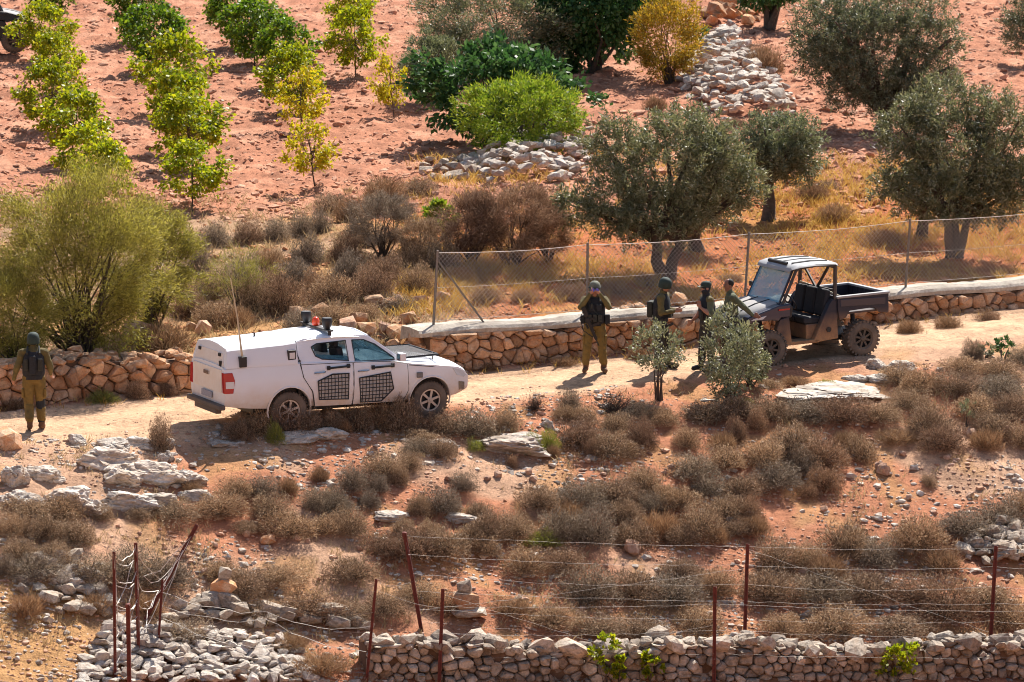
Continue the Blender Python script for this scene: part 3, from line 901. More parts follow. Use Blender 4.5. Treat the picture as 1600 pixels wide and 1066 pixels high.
SN = {'b': 'brown', 'g': 'grey', 'p': 'russet brown', 'o': 'straw coloured', 'h': 'yellow-green', 't': 'bare twiggy'}
def shrubs(phrase, lst, group, default='b', kind='thorn_shrub', hs=1.0):
    lst = sorted([q if len(q) > 4 else (*q, R.choice((default,)*8 + ('g', 'p')) if default == 'b' else default) for q in lst], key=lambda q: q[0])
    H = hits([q[0] for q in lst], [q[1] for q in lst])
    bykind = {}
    for q in lst: bykind[q[4] if len(q) > 4 else default] = bykind.get(q[4] if len(q) > 4 else default, 0) + 1
    seen = {}
    for q, p in zip(lst, H):
        k = q[4] if len(q) > 4 else default
        s = pxm(p); w_, h_ = q[2]/s, q[3]/s
        i = seen.get(k, 0); seen[k] = i+1; n = bykind[k]
        o = link(kind, R.choice(SHR[k]), None, (p[0], p[1], p[2]-.02), (R.uniform(-.08, .08), R.uniform(-.08, .08), R.uniform(0, 6.28)), (w_*R.uniform(.70, .92), w_*R.uniform(.64, .85), h_/.58*hs*R.uniform(.55, .80)))
        lab = f'{SN[k]} shrub {phrase}' if n == 1 else f'{SN[k]} shrub {phrase}, {ordinal(i, n)}'
        tag(o, lab, 'shrub', group)

G1 = 'dry shrubs on the near slope'
shrubs('along the track edge before the pickup', [(372,684,70,36),(405,680,76,46),(440,680,84,52),(478,678,76,52),(520,672,60,40),(560,672,76,52),(592,668,70,56),(630,672,76,62),(250,704,58,56),(432,692,50,40,'h'),(535,676,44,34,'o')], G1, hs=1.25)
shrubs('in the bank right of the pickup front wheel', [(690,674,75,48),(735,676,125,66,'g'),(790,672,66,46),(765,674,55,42),(835,640,60,48,'t'),(660,690,80,34),(690,712,66,38),(650,708,70,38),(745,706,50,26,'h'),(610,668,46,30,'g')], G1)
shrubs('in the bank below the standing soldier', [(880,655,60,46),(912,660,66,48),(960,645,120,58,'t'),(962,672,90,56),(905,698,100,74,'p'),(952,708,100,66,'b'),(1002,694,78,62,'p'),(1036,664,76,44),(926,710,40,36,'p'),(832,708,52,46,'h'),(856,702,46,40,'h'),(865,715,32,26,'o'),(1000,655,90,50,'g'),(890,640,60,44,'g'),(985,712,50,34)], G1)
shrubs('on the middle slope below the pickup', [(600,745,96,66),(642,730,66,44),(590,770,66,44),(550,768,76,54),(622,760,44,44),(410,775,66,50,'g'),(372,772,70,42),(450,770,50,30,'o'),(500,752,44,30,'o'),(800,732,26,32,'p'),(300,768,50,26,'o'),(520,790,60,40,'g'),(575,790,60,40,'g')], G1)
shrubs('in the long row above the bare soil band', [(40,800,110,50),(95,808,110,64),(215,808,80,38),(272,810,120,46),(342,806,124,50),(420,806,96,56),(388,834,60,38),(452,836,118,70),(505,834,84,56),(545,834,96,56),(492,796,70,56,'g'),(525,802,80,56,'g'),(160,815,60,34)], G1)
shrubs('in the thicket under the outcrop at the photo edge', [(20,835,90,60),(70,845,100,60),(115,848,100,56),(30,875,90,50),(85,880,100,56),(140,905,130,62,'g'),(200,908,130,74,'g'),(262,910,110,66,'g'),(55,905,110,50,'g'),(10,900,60,40)], G1)
shrubs('in the middle thicket above the leaning post', [(690,800,96,66),(655,806,60,46),(722,768,66,40),(600,866,104,54,'p'),(645,872,120,64,'p'),(695,866,108,66),(745,806,60,46),(762,838,96,66),(805,838,96,66),(735,850,70,46),(850,850,90,40,'h'),(760,870,80,40),(670,840,70,44),(630,835,60,40)], G1)
shrubs('in the broad thicket of the central slope', [(842,796,96,66),(902,796,116,66),(962,786,116,66),(1004,766,96,56),(972,818,90,56),(932,776,66,46),(872,838,106,66),(924,848,116,76,'g'),(985,850,100,56),(1030,836,90,50,'o'),(890,815,80,50,'o'),(1015,800,70,50,'g'),(1040,780,80,46)], G1)
shrubs('in the thicket below the grey-green bush', [(1082,746,116,66),(1134,728,106,66),(1062,796,106,66),(1094,838,120,66),(1132,812,90,60),(1170,806,80,60,'p'),(1160,772,96,56),(1106,772,90,56),(1150,838,80,46),(1060,850,90,50),(1180,830,60,36,'o'),(1120,850,60,30,'o')], G1)
shrubs('in the upper thicket below the buggy', [(1100,656,124,48),(1152,650,110,54),(1204,652,110,54),(1256,654,116,58),(1312,656,124,60),(1372,654,116,54),(1420,640,100,50),(1072,700,64,50),(1152,692,54,54,'p'),(1182,674,54,44,'p'),(1128,700,60,40,'o'),(1200,606,60,28),(1240,600,66,24,'o'),(1160,640,60,30,'h'),(1290,606,50,24,'h')], G1)
shrubs('in the second thicket below the buggy', [(1240,706,116,66),(1192,726,106,66),(1284,726,116,66,'p'),(1346,720,76,66),(1214,758,120,56),(1290,766,88,66,'p'),(1262,776,50,36,'p'),(1250,740,80,50,'g'),(1320,700,70,40,'o'),(1400,690,90,30,'o')], G1)
shrubs('on the ridge at the photo edge right of the buggy', [(1472,704,116,70,'p'),(1452,674,106,66),(1522,650,120,60),(1562,616,120,60),(1492,616,116,60),(1436,612,100,54),(1404,596,90,40),(1580,654,100,60),(1552,676,100,56),(1505,582,106,50),(1562,590,100,54),(1600,700,80,50),(1540,700,80,40,'o'),(1520,560,50,44,'g'),(1600,570,70,46)], G1)
shrubs('alone on the bare soil at the far side', [(1450,762,46,34)], G1)
shrubs('in the corner thicket above the fence wires', [(1212,890,106,66),(1262,880,96,60),(1322,866,120,76),(1372,886,110,66),(1432,856,126,76),(1502,836,126,66),(1562,826,110,66),(1600,806,90,60),(1290,905,90,50,'o'),(1470,890,100,56,'o')], G1)
shrubs('in the lower thicket behind the fence wires', [(1202,940,126,66),(1282,940,136,66,'g'),(1352,930,136,76),(1422,940,136,66,'p'),(1482,966,146,76,'p'),(1546,946,116,60),(1580,974,120,60),(1402,986,146,50),(1302,990,146,60),(1222,990,126,56)], G1)
shrubs('in the dense row just behind the bottom wall', [(820,900,116,54),(882,896,110,60),(922,940,126,76,'g'),(992,936,136,76),(1052,946,136,66,'g'),(1092,986,120,60),(1002,992,150,58),(932,990,130,52),(862,980,116,50),(1062,906,96,56),(800,960,90,40,'o'),(1120,930,90,60)], G1)
shrubs('between the tangled posts and the leaning post', [(382,930,126,60),(432,906,110,50),(345,905,90,44),(482,956,146,56),(540,964,126,56),(412,966,110,46),(602,956,106,52),(652,936,96,44),(550,908,106,62),(285,1000,120,50,'g'),(500,1050,130,56,'o'),(450,1010,90,40,'o'),(700,960,80,40),(150,960,70,40,'o'),(40,965,80,44,'o'),(230,960,70,50,'o')], G1)
G2 = 'dry bushes on the bank behind the pickup'
shrubs('on the upper bank behind the pickup', [(470,370,66,42),(502,364,56,40),(432,374,66,36),(388,378,66,34,'p'),(335,385,66,44),(548,346,80,44,'o'),(600,312,90,34,'o'),(590,335,80,40,'b'),(520,336,90,40,'b'),(655,305,80,36,'b'),(480,410,80,40),(420,420,70,34,'o'),(540,405,80,50,'p'),(570,385,70,40,'b')], G2, 'g', hs=1.4)
shrubs('on the middle bank behind the pickup', [(340,505,96,56),(400,485,90,56),(442,488,96,66,'p'),(522,474,106,66),(582,466,96,56),(462,446,86,46,'g'),(542,440,86,50,'g'),(422,450,66,40,'p'),(652,456,86,56),(620,486,86,34,'g'),(470,520,86,42,'g'),(520,505,90,42),(332,466,106,66),(292,495,96,56,'p'),(256,545,106,48,'o'),(690,424,86,56,'g'),(380,450,90,60,'g'),(370,510,60,40,'o'),(570,500,70,40),(600,440,90,50,'p'),(640,420,80,50,'b'),(310,430,70,60,'g'),(490,465,60,50,'p')], G2, 'b', hs=1.4)
shrubs('at the foot of the roadside walls', [(120,622,50,30,'o'),(160,628,60,34,'h'),(215,622,60,36,'p'),(262,620,50,34,'p'),(880,572,50,22,'o'),(1000,560,50,26,'o'),(1420,520,60,28,'o'),(1480,512,60,30,'o'),(1545,500,60,30,'p'),(760,580,50,18,'o'),(20,640,60,24,'o')], 'tufts at the wall foot', 'o')
shrubs('on the terrace under the mesh fence', [(760,470,80,44,'p'),(820,470,70,30,'o'),(890,470,70,40,'p'),(960,460,80,34,'p'),(1010,445,60,30,'p'),(720,440,60,40,'o'),(1380,385,90,40,'o'),(1300,350,80,40,'o'),(1270,310,70,34,'o'),(1140,440,60,24,'o')], 'tufts on the terrace', 'o')
shrubs('by the tall limestone heap', [(1195,116,76,66,'o'),(1025,178,56,50,'o'),(1150,200,60,30,'b'),(1175,95,60,40,'g'),(1290,300,60,40,'b'),(1080,185,40,30,'o')], 'tufts by the limestone heap', 'o')

# bigger dry bushes: stems and twigs as parts
def bush(name, label, cat, px, py, w_px, h_px, mat, n, leaf, group=None, up=.3, seed=1, clumpn=90, spray=.35, lw=.3, kind='leaf', stems=14, flatten=.75, bottom=.12, stemmat=None, stem_r=.025, ragged=.35, depth=.8, inner=.45):
    """round bush or tree crown standing on the ground, with a fan of stems"""
    rg = np.random.default_rng(seed); p = hit(px, py); k = pxm(p)
    W, H = w_px/k, h_px/k
    root = empty(name, p, 0, label, cat, group)
    d = unit(rg.normal(0, 1, (clumpn, 3)))
    r = rg.uniform(inner, 1, clumpn)**.6 * (1 + rg.normal(0, ragged*.4, clumpn)).clip(.5, 1.25)
    C_ = d*r[:, None]*np.array((W/2, W/2*depth, H*(1-bottom)/2)); C_[:, 2] += H*(bottom + (1-bottom)/2)
    C_[:, 2] = C_[:, 2].clip(.08)
    per = n//clumpn
    ctr = np.repeat(C_, per, 0); nd = np.repeat(d, per, 0)
    P = ctr + rg.normal(0, spray*min(W, H)*.17, (len(ctr), 3))*np.array((1, 1, flatten))
    D = nd*.7 + np.array((0, 0, up)) + rg.normal(0, .6, (len(P), 3))
    if kind == 'leaf': V, F_ = leaves(P, D, leaf*rg.uniform(.7, 1.3, len(P)), leaf*lw*rg.uniform(.8, 1.2, len(P)), rg)
    else: V, F_ = blades(P, D, leaf*rg.uniform(.6, 1.4, len(P)), leaf*lw, rg)
    link('crown', mesh_np('crown', V, F_, mat), root)
    b_ = B(); rr = random.Random(seed)
    for i in range(stems):
        c = Vector(C_[rr.randrange(clumpn)])*rr.uniform(.75, .95); o_ = Vector((rr.uniform(-1, 1)*W*.06, rr.uniform(-1, 1)*W*.05, -.05))
        m_ = o_.lerp(c, .45) + Vector((rr.uniform(-.08, .08)*W, rr.uniform(-.08, .08)*W, .06*H))
        b_.tube([o_, o_.lerp(m_, .5), m_, c], [stem_r, stem_r*.8, stem_r*.55, stem_r*.2], 5)
    b_.build('trunk', stemmat or M_TWIG, root, smooth=True)
    return root
bush('dry_bush', 'large dark russet dry bush behind the mesh fence', 'bush', 800, 418, 140, 128, M_SHRUBP, 17000, .12, 'dry bushes behind the fence end', seed=3, kind='blade', lw=.09, up=.2, stems=24)
bush('dry_bush', 'russet dry bush left of the largest one behind the mesh fence', 'bush', 735, 412, 110, 105, M_SHRUBP, 11000, .12, 'dry bushes behind the fence end', seed=4, kind='blade', lw=.09, stems=20)
bush('dry_bush', 'russet dry bush touching the big olive tree behind the fence', 'bush', 855, 412, 80, 105, M_SHRUBP, 8000, .12, 'dry bushes behind the fence end', seed=5, kind='blade', lw=.09, stems=16)
bush('dry_bush', 'tall grey bush on the bank left of the mesh fence', 'bush', 598, 402, 105, 96, M_SHRUBG, 12000, .10, 'dry bushes behind the fence end', seed=6, kind='blade', lw=.09, stems=18)
bush('dry_bush', 'greyish dry bush between the tall grey bush and the fence post', 'bush', 660, 415, 80, 70, M_SHRUB, 7000, .10, 'dry bushes behind the fence end', seed=8, kind='blade', lw=.09, stems=14)
bush('green_shrub', 'small bright green shrub in front of the white stone above the fence', 'shrub', 688, 362, 46, 46, M_LIMEL, 1300, .10, seed=9, lw=.5, clumpn=30, stems=6)
# the broad broom bush behind the left wall
bush('broom_bush', 'big airy olive-yellow broom bush behind the dry wall', 'bush', 125, 556, 280, 292, M_BROOM, 66000, .095, None, .35, 11, 230, .25, .16, 'leaf', 60, .9, .0, M_TWIG, .035, .45, .7)
bush('broom_bush', 'yellow-green broom bush at the shoulder of the big one above the wall', 'bush', 238, 520, 140, 205, M_BROOM, 26000, .095, None, .35, 12, 110, .32, .15, 'leaf', 20, .9, .06, M_TWIG, .028, .4, .7)
bush('broom_bush', 'low dark olive broom bush at the photo edge behind the soldier', 'bush', 22, 566, 130, 150, M_BROOM, 22000, .085, None, .3, 10, 160, .32, .12, 'leaf', 20, .9, .0, M_TWIG, .02, .4, .7)
bush('broom_bush', 'sparse yellowish broom sapling right of the big broom bush', 'bush', 370, 478, 96, 90, M_BROOM, 3000, .12, None, .6, 13, 40, .42, .06, 'blade', 16, .9, .06, M_TWIG, .015, .4, .7)
# trees and bushes along the back field
bush('fig_tree', 'dark green fig bush behind the lime green bush', 'tree', 782, 222, 268, 148, M_FIG, 9000, .17, None, -.15, 14, 150, .30, .62, 'leaf', 14, .8, .05, M_BARK, .06, .25, .7)
bush('green_bush', 'bright lime green bush in front of the dark fig bush', 'bush', 812, 248, 200, 124, M_LIMEL, 15000, .12, None, .25, 15, 170, .30, .26, 'leaf', 16, .8, .04, M_BARK, .05, .22, .8)
bush('olive_bush', 'hazy grey-green olive behind the dark fig bush', 'tree', 772, 128, 240, 172, M_OLIVE2, 42000, .12, None, .3, 16, 130, .34, .2, 'leaf', 12, .8, .08, M_BARK, .06, .3, .8)
bush('olive_bush', 'small grey olive sprawling left of the dark fig bush', 'tree', 672, 162, 100, 100, M_OLIVE2, 11000, .12, None, .3, 17, 60, .34, .2, 'leaf', 8, .8, .08, M_BARK, .05, .3, .8)
bush('fig_tree', 'dark green broadleaf tree hanging over the top edge', 'tree', 930, 112, 190, 200, M_FIG, 12000, .17, None, -.3, 18, 130, .34, .62, 'leaf', 10, .8, .12, M_BARK, .07, .3, .8)
bush('autumn_bush', 'golden yellow bush beside the tall limestone heap', 'bush', 1046, 132, 118, 142, M_YELL, 9000, .13, None, .5, 19, 110, .34, .24, 'leaf', 18, .9, .05, M_BARK, .03, .3, .8)
bush('fig_tree', 'dark broadleaf bush between the fig bush and the hanging tree', 'tree', 880, 118, 90, 80, M_FIG, 3500, .16, None, -.1, 22, 60, .32, .6, 'leaf', 6, .9, .05, M_BARK, .03, .3, .8)
bush('green_bush', 'dark green sprout at the foot of the golden bush', 'bush', 1088, 92, 40, 46, M_FIG, 600, .16, None, .2, 20, 24, .34, .5, 'leaf', 5, .9, .05, M_BARK, .02, .3, .8)
bush('carob_tree', 'dark shaded tree at the top edge behind the orange boulders', 'tree', 1200, 46, 110, 110, M_FIG, 5000, .16, None, 0, 21, 70, .34, .4, 'leaf', 6, .9, .3, M_BARK, .12, .3, .8)

# olive trees: trunks, limbs and lobed crowns
def olive(label, px, py, lobes, n, mat, seed, trunks=((0, 0),), tr=.11, leaf=.10, depth=.85, splay=.4):
    """lobes: pixel ellipses (cx, cy, rx, ry, depth offset m) seen at the trunk's distance"""
    rg = np.random.default_rng(seed); rr = random.Random(seed)
    p = hit(px, py); k = FPX/p.y
    root = empty('olive_tree', p, 0, label, 'tree', 'olive trees')
    tot = sum(l[2]*l[3] for l in lobes); parts = []; cs = []
    for cx, cy, rx, ry, dy in lobes:
        c = at(cx, cy, p.y + dy) - p; rx_, rz_ = max(rx-16, rx*.6)/k, max(ry-14, ry*.6)/k; cs.append((c, rx_, rz_))
        m = int(n*.85*rx*ry/tot); per = 34; q = max(m//per, 6)
        d = unit(rg.normal(0, 1, (q, 3))); r = rg.uniform(.10, 1, q)**.45*(1+rg.normal(0, .08, q))
        C_ = d*r[:, None]*np.array((rx_, rx_*depth, rz_)) + np.array(c)
        tw = unit(d*.8 + np.array((0, 0, .35)) + rg.normal(0, .5, (q, 3)))
        L_ = rg.uniform(.18, .42, q)
        u = rg.random((q, per))
        P = C_[:, None] + tw[:, None]*(u*L_[:, None])[..., None] + rg.normal(0, .035, (q, per, 3))
        D = tw[:, None]*.65 + rg.normal(0, .55, (q, per, 3))
        P = P.reshape(-1, 3); D = D.reshape(-1, 3)
        V, F_ = leaves(P, D, leaf*rg.uniform(.7, 1.35, len(P)), leaf*.26*rg.uniform(.8, 1.3, len(P)), rg)
        parts.append((V, F_, 0))
    V, F_, _ = join(parts)
    link('crown', mesh_np('crown', V, F_, mat), root)
    low = min(c.z - rz_*.7 for c, rx_, rz_ in cs)
    for i, (tx, ty) in enumerate(trunks):
        b_ = B(); f = Vector((tx*.35+rr.uniform(-.05, .05), ty, max(low, .35)*.8 + .15)); a = Vector((tx*.12, ty*.2, -.1))
        b_.tube([a, a + Vector((0, 0, .16)), a.lerp(f, .5) + Vector((rr.uniform(-.07, .07), rr.uniform(-.05, .05), 0)), a.lerp(f, .8) + Vector((rr.uniform(-.05, .05), 0, 0)), f], [tr*1.6, tr*1.15, tr*.95, tr*.85, tr*.75], 9)
        for j in range(len(lobes)*2 + 2):
            c, rx_, rz_ = cs[rr.randrange(len(cs))] if j >= len(cs) else cs[j]
            if (i + j) % len(trunks) and len(trunks) > 1: continue
            e = c + Vector((rr.uniform(-.7, .7)*rx_, rr.uniform(-.6, .6)*rx_*depth, rr.uniform(-.5, .7)*rz_))
            m_ = f.lerp(e, .45) + Vector((rr.uniform(-.14, .14), rr.uniform(-.14, .14), -.05))
            b_.tube([f - Vector((0, 0, .06)), f.lerp(m_, .5) + Vector((rr.uniform(-.05, .05), 0, .03)), m_, m_.lerp(e, .6) + Vector((rr.uniform(-.08, .08), 0, .05)), e], [tr*.7, tr*.55, tr*.42, tr*.28, tr*.1], 6)
        b_.build('trunk', M_BARK, root, smooth=True)
    return root
olive('large olive tree behind the mesh fence above the phone-holding soldier', 1040, 436, [(1050,262,105,88,0),(960,235,55,62,.3),(965,320,70,62,-.3),(1120,270,66,82,.2),(1030,345,95,52,0),(1075,205,78,46,.4),(900,325,36,40,0),(1165,290,40,52,.3)], 52000, M_OLIVE, 31, ((-.5,0),(.7,.1)), .13)
olive('olive tree whose trunk stands just behind the large one', 1088, 392, [(1110,300,60,60,0),(1080,330,50,42,0)], 12000, M_OLIVE, 32, ((0,0),), .15)
olive('small upright olive tree between the two large olives behind the fence', 1201, 346, [(1225,215,68,46,0),(1185,235,50,55,0),(1250,255,42,44,.2),(1215,255,60,34,-.2)], 22000, M_OLIVE2, 33, ((0,0),), .14)
olive('wide many-stemmed olive tree beside the wall at the photo edge', 1490, 404, [(1500,240,110,80,0),(1420,215,60,60,.3),(1560,225,62,92,0),(1470,160,80,50,.4),(1470,310,80,46,-.2),(1545,310,66,52,0),(1390,290,40,30,.3),(1585,290,46,50,0)], 56000, M_OLIVE, 34, ((-.55,0),(.1,.1),(.9,0)), .10)
olive('olive tree half hidden behind the wide many-stemmed one', 1440, 372, [(1430,300,50,50,0),(1460,270,50,50,0)], 9000, M_OLIVE, 35, ((0,0),), .13)
olive('huge rounded olive tree at the top behind the small upright one', 1380, 205, [(1380,80,105,95,0),(1290,45,66,66,.4),(1460,80,60,84,0),(1320,120,66,62,-.3),(1405,150,72,52,-.3),(1370,10,120,60,.5),(1270,80,46,42,.4),(1440,140,66,56,-.4),(1340,70,90,80,-.5)], 80000, M_OLIVE2, 36, ((0,0),), .2, .095)
olive('olive tree cut by the top corner of the photo', 1625, 105, [(1615,40,60,60,0),(1590,50,40,36,0),(1630,0,60,50,0)], 14000, M_OLIVE2, 37, ((0,0),), .16, .095)

# orchard saplings in rows: prototype per tone, copied
def sapling(seed, mat, n=1500, sparse=False):
    rg = np.random.default_rng(seed); q = 46 if not sparse else 22
    z = rg.uniform(.22, 1.0, q); rad_ = .42*np.sin(np.clip((z-.12)/.9, .05, 1)*np.pi*.95)+.04
    a = rg.uniform(0, 6.28, q); r = rad_*rg.uniform(.5, 1.15, q)
    C_ = np.c_[np.cos(a)*r, np.sin(a)*r, z]
    per = n//q; ctr = np.repeat(C_, per, 0)
    P = ctr + rg.normal(0, .065, ctr.shape)*np.array((1, 1, .8))
    D = np.c_[ctr[:, :2]*2, np.full(len(P), -.25)] + rg.normal(0, .5, P.shape)
    V, F_ = leaves(P, D, .062*rg.uniform(.6, 1.3, len(P)), .05*rg.uniform(.7, 1.2, len(P)), rg)
    crown = mesh_np('crown', V, F_, mat)
    b_ = B(); rr = random.Random(seed)
    b_.tube([(0,0,-.05), (.01,0,.2), (rr.uniform(-.03,.03), 0, .5), (rr.uniform(-.04,.04), 0, .85)], [.016, .013, .011, .005], 5)
    for i in range(12):
        c = C_[rr.randrange(q)]; z_ = rr.uniform(.3, .6)
        b_.tube([(0, 0, z_), (c[0]*.6, c[1]*.6, (z_+c[2])/2), tuple(c)], [.008, .006, .003], 4)
    return crown, b_.mesh('trunk', M_BARK)
SAP = {0: [sapling(s, M_ORCH[0], 3200) for s in (1, 2, 3)], 1: [sapling(s, M_ORCH[1], 3000) for s in (4, 5, 6)], 2: [sapling(s, M_ORCH[2], 1300, True) for s in (7, 8)]}
ROWS = [('leftmost orchard row', [(78,52,95,80,0),(72,102,105,84,1),(92,146,100,76,1),(86,208,118,110,1),(112,262,124,118,1),(142,300,120,108,1),(162,330,110,96,1)]),
        ('orchard row second from the left', [(212,66,110,84,0),(238,118,118,108,0),(270,176,128,116,1),(284,232,130,120,1),(302,272,122,112,1),(300,332,116,112,1)]),
        ('orchard row third from the left', [(375,80,110,96,0),(398,104,116,108,0),(446,136,116,104,0),(452,178,112,96,1),(470,212,120,92,2),(492,292,122,92,2)]),
        ('orchard row fourth from the left', [(548,62,86,70,1),(556,122,112,92,1)]),
        ('orchard row beside the dark fig bush', [(616,188,112,64,2)])]
TN = {0: 'green', 1: 'yellow-green', 2: 'sparse yellow'}
for rowname, lst in ROWS:
    lst2 = sorted(lst, key=lambda q: -q[1])
    for i, (px, py, h_, w_, tone) in enumerate(lst2):
        p = hit(px, py); k = pxm(p)
        which = 'front' if i == 0 else ('rear' if i == len(lst2)-1 else ORD[i] + ' from front')
        root = empty('orchard_sapling', p, R.uniform(0, 6.28), f'{TN[tone]} leafy sapling of the {rowname}, {which}' if len(lst) > 1 else f'{TN[tone]} sapling of the {rowname}', 'sapling', 'orchard saplings in rows')
        a_ = R.uniform(.70, .84); root.scale = (w_/k/.80*a_, w_/k/.80*a_, h_/k*R.uniform(.82, .94)); root.rotation_euler = (R.uniform(-.12, .12), R.uniform(-.12, .12), root.rotation_euler[2])
        cr, tk = R.choice(SAP[tone])
        link('crown', cr, root); link('trunk', tk, root)

# the two grey-green saplings at the near edge of the track
bush('almond_sapling', 'small grey-green tree in front of the helmeted soldier holding a phone', 'tree', 1030, 628, 88, 124, M_SAGE, 1700, .075, None, .4, 41, 60, .30, .42, 'leaf', 9, .9, .38, M_TWIG, .018, .25, .9)
g2 = bush('almond_bush', 'dense grey-green bush in front of the masked person', 'bush', 1142, 632, 98, 146, M_SAGE, 4600, .075, None, .4, 42, 120, .30, .42, 'leaf', 14, .9, .06, M_TWIG, .022, .25, .8)
bush('almond_bush', 'lower grey-green bush spreading towards the buggy front wheel', 'bush', 1172, 606, 66, 74, M_SAGE, 2600, .075, None, .3, 43, 50, .30, .42, 'leaf', 8, .9, .06, M_TWIG, .018, .25, .8)
bush('green_bush', 'small dark green plant on the ridge at the track edge', 'bush', 1568, 562, 26, 34, M_FIG, 420, .07, None, .4, 44, 16, .34, .4, 'leaf', 4)
bush('green_bush', 'small greyish green plant on the ridge left of the dark green one', 'bush', 1540, 560, 34, 26, M_SAGE, 420, .07, None, .4, 45, 16, .34, .4, 'leaf', 4)
bush('weed', 'pale grey weed stalk among the ridge shrubs', 'weed', 1510, 668, 24, 50, M_SAGE, 260, .06, None, 1, 46, 16, .34, .3, 'leaf', 5, stem_r=.008)
# greenery on the bottom wall
for px, py, w_, h_, lab in ((940,1042,46,62,'green vine sprig climbing the middle of the bottom wall'),(1396,1066,76,42,'yellow-green plant in front of the bottom wall'),(1012,1072,32,24,'small yellow-green sprig at the bottom edge in front of the wall'),(962,1050,18,20,'tiny yellow sprig on the bottom wall')):
    p, d = bpos(min(max((hit(px, 1062) - Vector((line[0][0], line[0][1], 0))).dot((Vector((line[-1][0], line[-1][1], 0)) - Vector((line[0][0], line[0][1], 0))).normalized()), .1), blen-.1))
    o = bush('vine_sprig', lab, 'plant', px, 1062, w_, h_+20, M_ORCH[1], 260 if w_ < 60 else 520, .085, None, .3, 50+px % 7, 14 if w_ < 60 else 26, .34, .7, 'leaf', 5, stem_r=.008, stemmat=M_TWIG)
    o.location = Vector((p.x, p.y, hgt(p.x, p.y))) + NRMB*.25

# dry grass nobody could count
def grass(name, label, n, y0, y1, keep, mat, seed, h=(.10, .30), bw=.010, x0=-60, x1=1660):
    rg = np.random.default_rng(seed)
    P_ = hits(rg.uniform(x0, x1, n), rg.uniform(y0, y1, n)); m = keep(P_[:, 0], P_[:, 1], rg.random(n)); P_ = P_[m]
    per = 7; P = np.repeat(P_, per, 0) + rg.normal(0, .045, (len(P_)*per, 3))*np.array((1, 1, 0))
    D = np.c_[rg.normal(0, .4, (len(P), 2)), np.ones(len(P))]
    V, F_ = blades(P, D, rg.uniform(h[0], h[1], len(P)), bw, rg, .15)
    o = link(name, mesh_np(name, V, F_, mat)); tag(o, label, kind='stuff')
grass('dry_grass', 'golden dry grass on the olive terrace behind the wall', 16000, 235, 500, lambda X, Y, r: (tdist(X, Y) > 1.0) & (X > -2.5) & (Y < 112) & (r < .12 + .9*clump(X, Y, .45, 120, .46, .6)), M_GRASS, 81, (.12, .36))
grass('dry_grass', 'pale dry grass between the bushes on the bank', 6000, 300, 560, lambda X, Y, r: (tdist(X, Y) > .6) & (X < -.5) & (Y < 108 + X*.3) & (r < .35 + .65*clump(X, Y, .7, 121, .4, .6)), M_GRASSP, 82, (.12, .34))
grass('dry_grass', 'dry grass tufts between the shrubs of the near slope', 11000, 600, 1080, lambda X, Y, r: (tdist(X, Y) < -3.2) & (r < .05 + .8*clump(X, Y, .9, 122, .52, .66)), M_GRASSP, 83, (.06, .2))
grass('dry_grass', 'dry grass along the foot of the roadside walls', 2500, 480, 650, lambda X, Y, r: (tdist(X, Y) > -.75) & (tdist(X, Y) < -.12) & (r < .8), M_GRASS, 84, (.06, .22))

# ---------------------------------------------------------------- fences
M_GALV = mat_plain('galvanised_steel', (.22,.19,.165), .55, .5, var=.3, scale=20)
M_WIRE = mat_plain('dull_fence_wire', (.50,.44,.38), .6, .3, var=.2)
M_BARB = mat_plain('pale_barbed_wire', (.26,.225,.20), .6, .2, var=.2)
M_TANGLE = mat_plain('pale_tangled_wire', (.62,.56,.50), .6, .2, var=.2)
M_RUST = mat_plain('red_rusty_steel', (.16,.036,.026), .75, .1, var=.5, scale=14, bump=.4)

def coping_pt(px, off=.35):
    """point on the coping line at a photo column"""
    d = ray(px, 500); Y = 91.0
    for _ in range(8): Y = float(wall_y(float(d[0])*Y)) + off/CA
    X = float(d[0])*Y; s = math.hypot(X - rw.location.x, Y - off/CA - rw.location.y)
    return Vector((X, Y, hr(s) + .165)), s
mf = empty('mesh_fence', coping_pt(680)[0], 0, 'chain link fence on leaning steel posts along the wall coping', 'fence')
posts = []
for px, top_px, hh in ((677, 684, 1.46), (917, 918, 1.42), (1163, 1170, 1.40), (1414, 1421, 1.42), (1660, 1668, 1.42)):
    b0, s = coping_pt(px); top = b0 + Vector(((top_px-px)/78, .06, hh)); posts.append((b0, top))
    B().tube([b0 - mf.location - Vector((0, 0, .06)), top - mf.location], .026, 7).build('post', M_GALV, mf, smooth=True)
b0, s = coping_pt(756, .25)
B().tube([b0 - mf.location - Vector((0, 0, .03)), posts[0][0].lerp(posts[0][1], .88) - mf.location], .020, 6).build('brace', M_GALV, mf, smooth=True)
b_ = B(); wm = B()
for (a0, a1), (c0, c1) in zip(posts, posts[1:]):
    L_ = (c0-a0).length; H_ = 1.34
    P = lambda u, v: (a0.lerp(a1, v).lerp(c0.lerp(c1, v), u)) + Vector((0, .02*math.sin(u*9+v*5), -.05*math.sin(u*math.pi)*v)) - mf.location
    for v in (.97, .5, .05):
        b_.tube([P(i/8, v) for i in range(9)], .0065 if v > .9 else .0042, 4, False)
    step = .098; n = int((L_+H_)/step)
    for i in range(n):
        for sg in (1, -1):
            s0 = i*step - H_; pts = []
            lo, hi = max(0, -s0), min(H_, L_-s0)
            if hi - lo < .05: continue
            for k in range(4):
                h_ = lo + (hi-lo)*k/3
                u = (s0+h_)/L_; u = u if sg > 0 else 1-u
                pts.append(P(u, .03+.94*h_/H_))
            wm.tube(pts, .0038, 3, False)
b_.build('line_wire', M_WIRE, mf)
o = wm.build('chain_link_mesh', M_WIRE, mf); tag(o, kind='stuff')

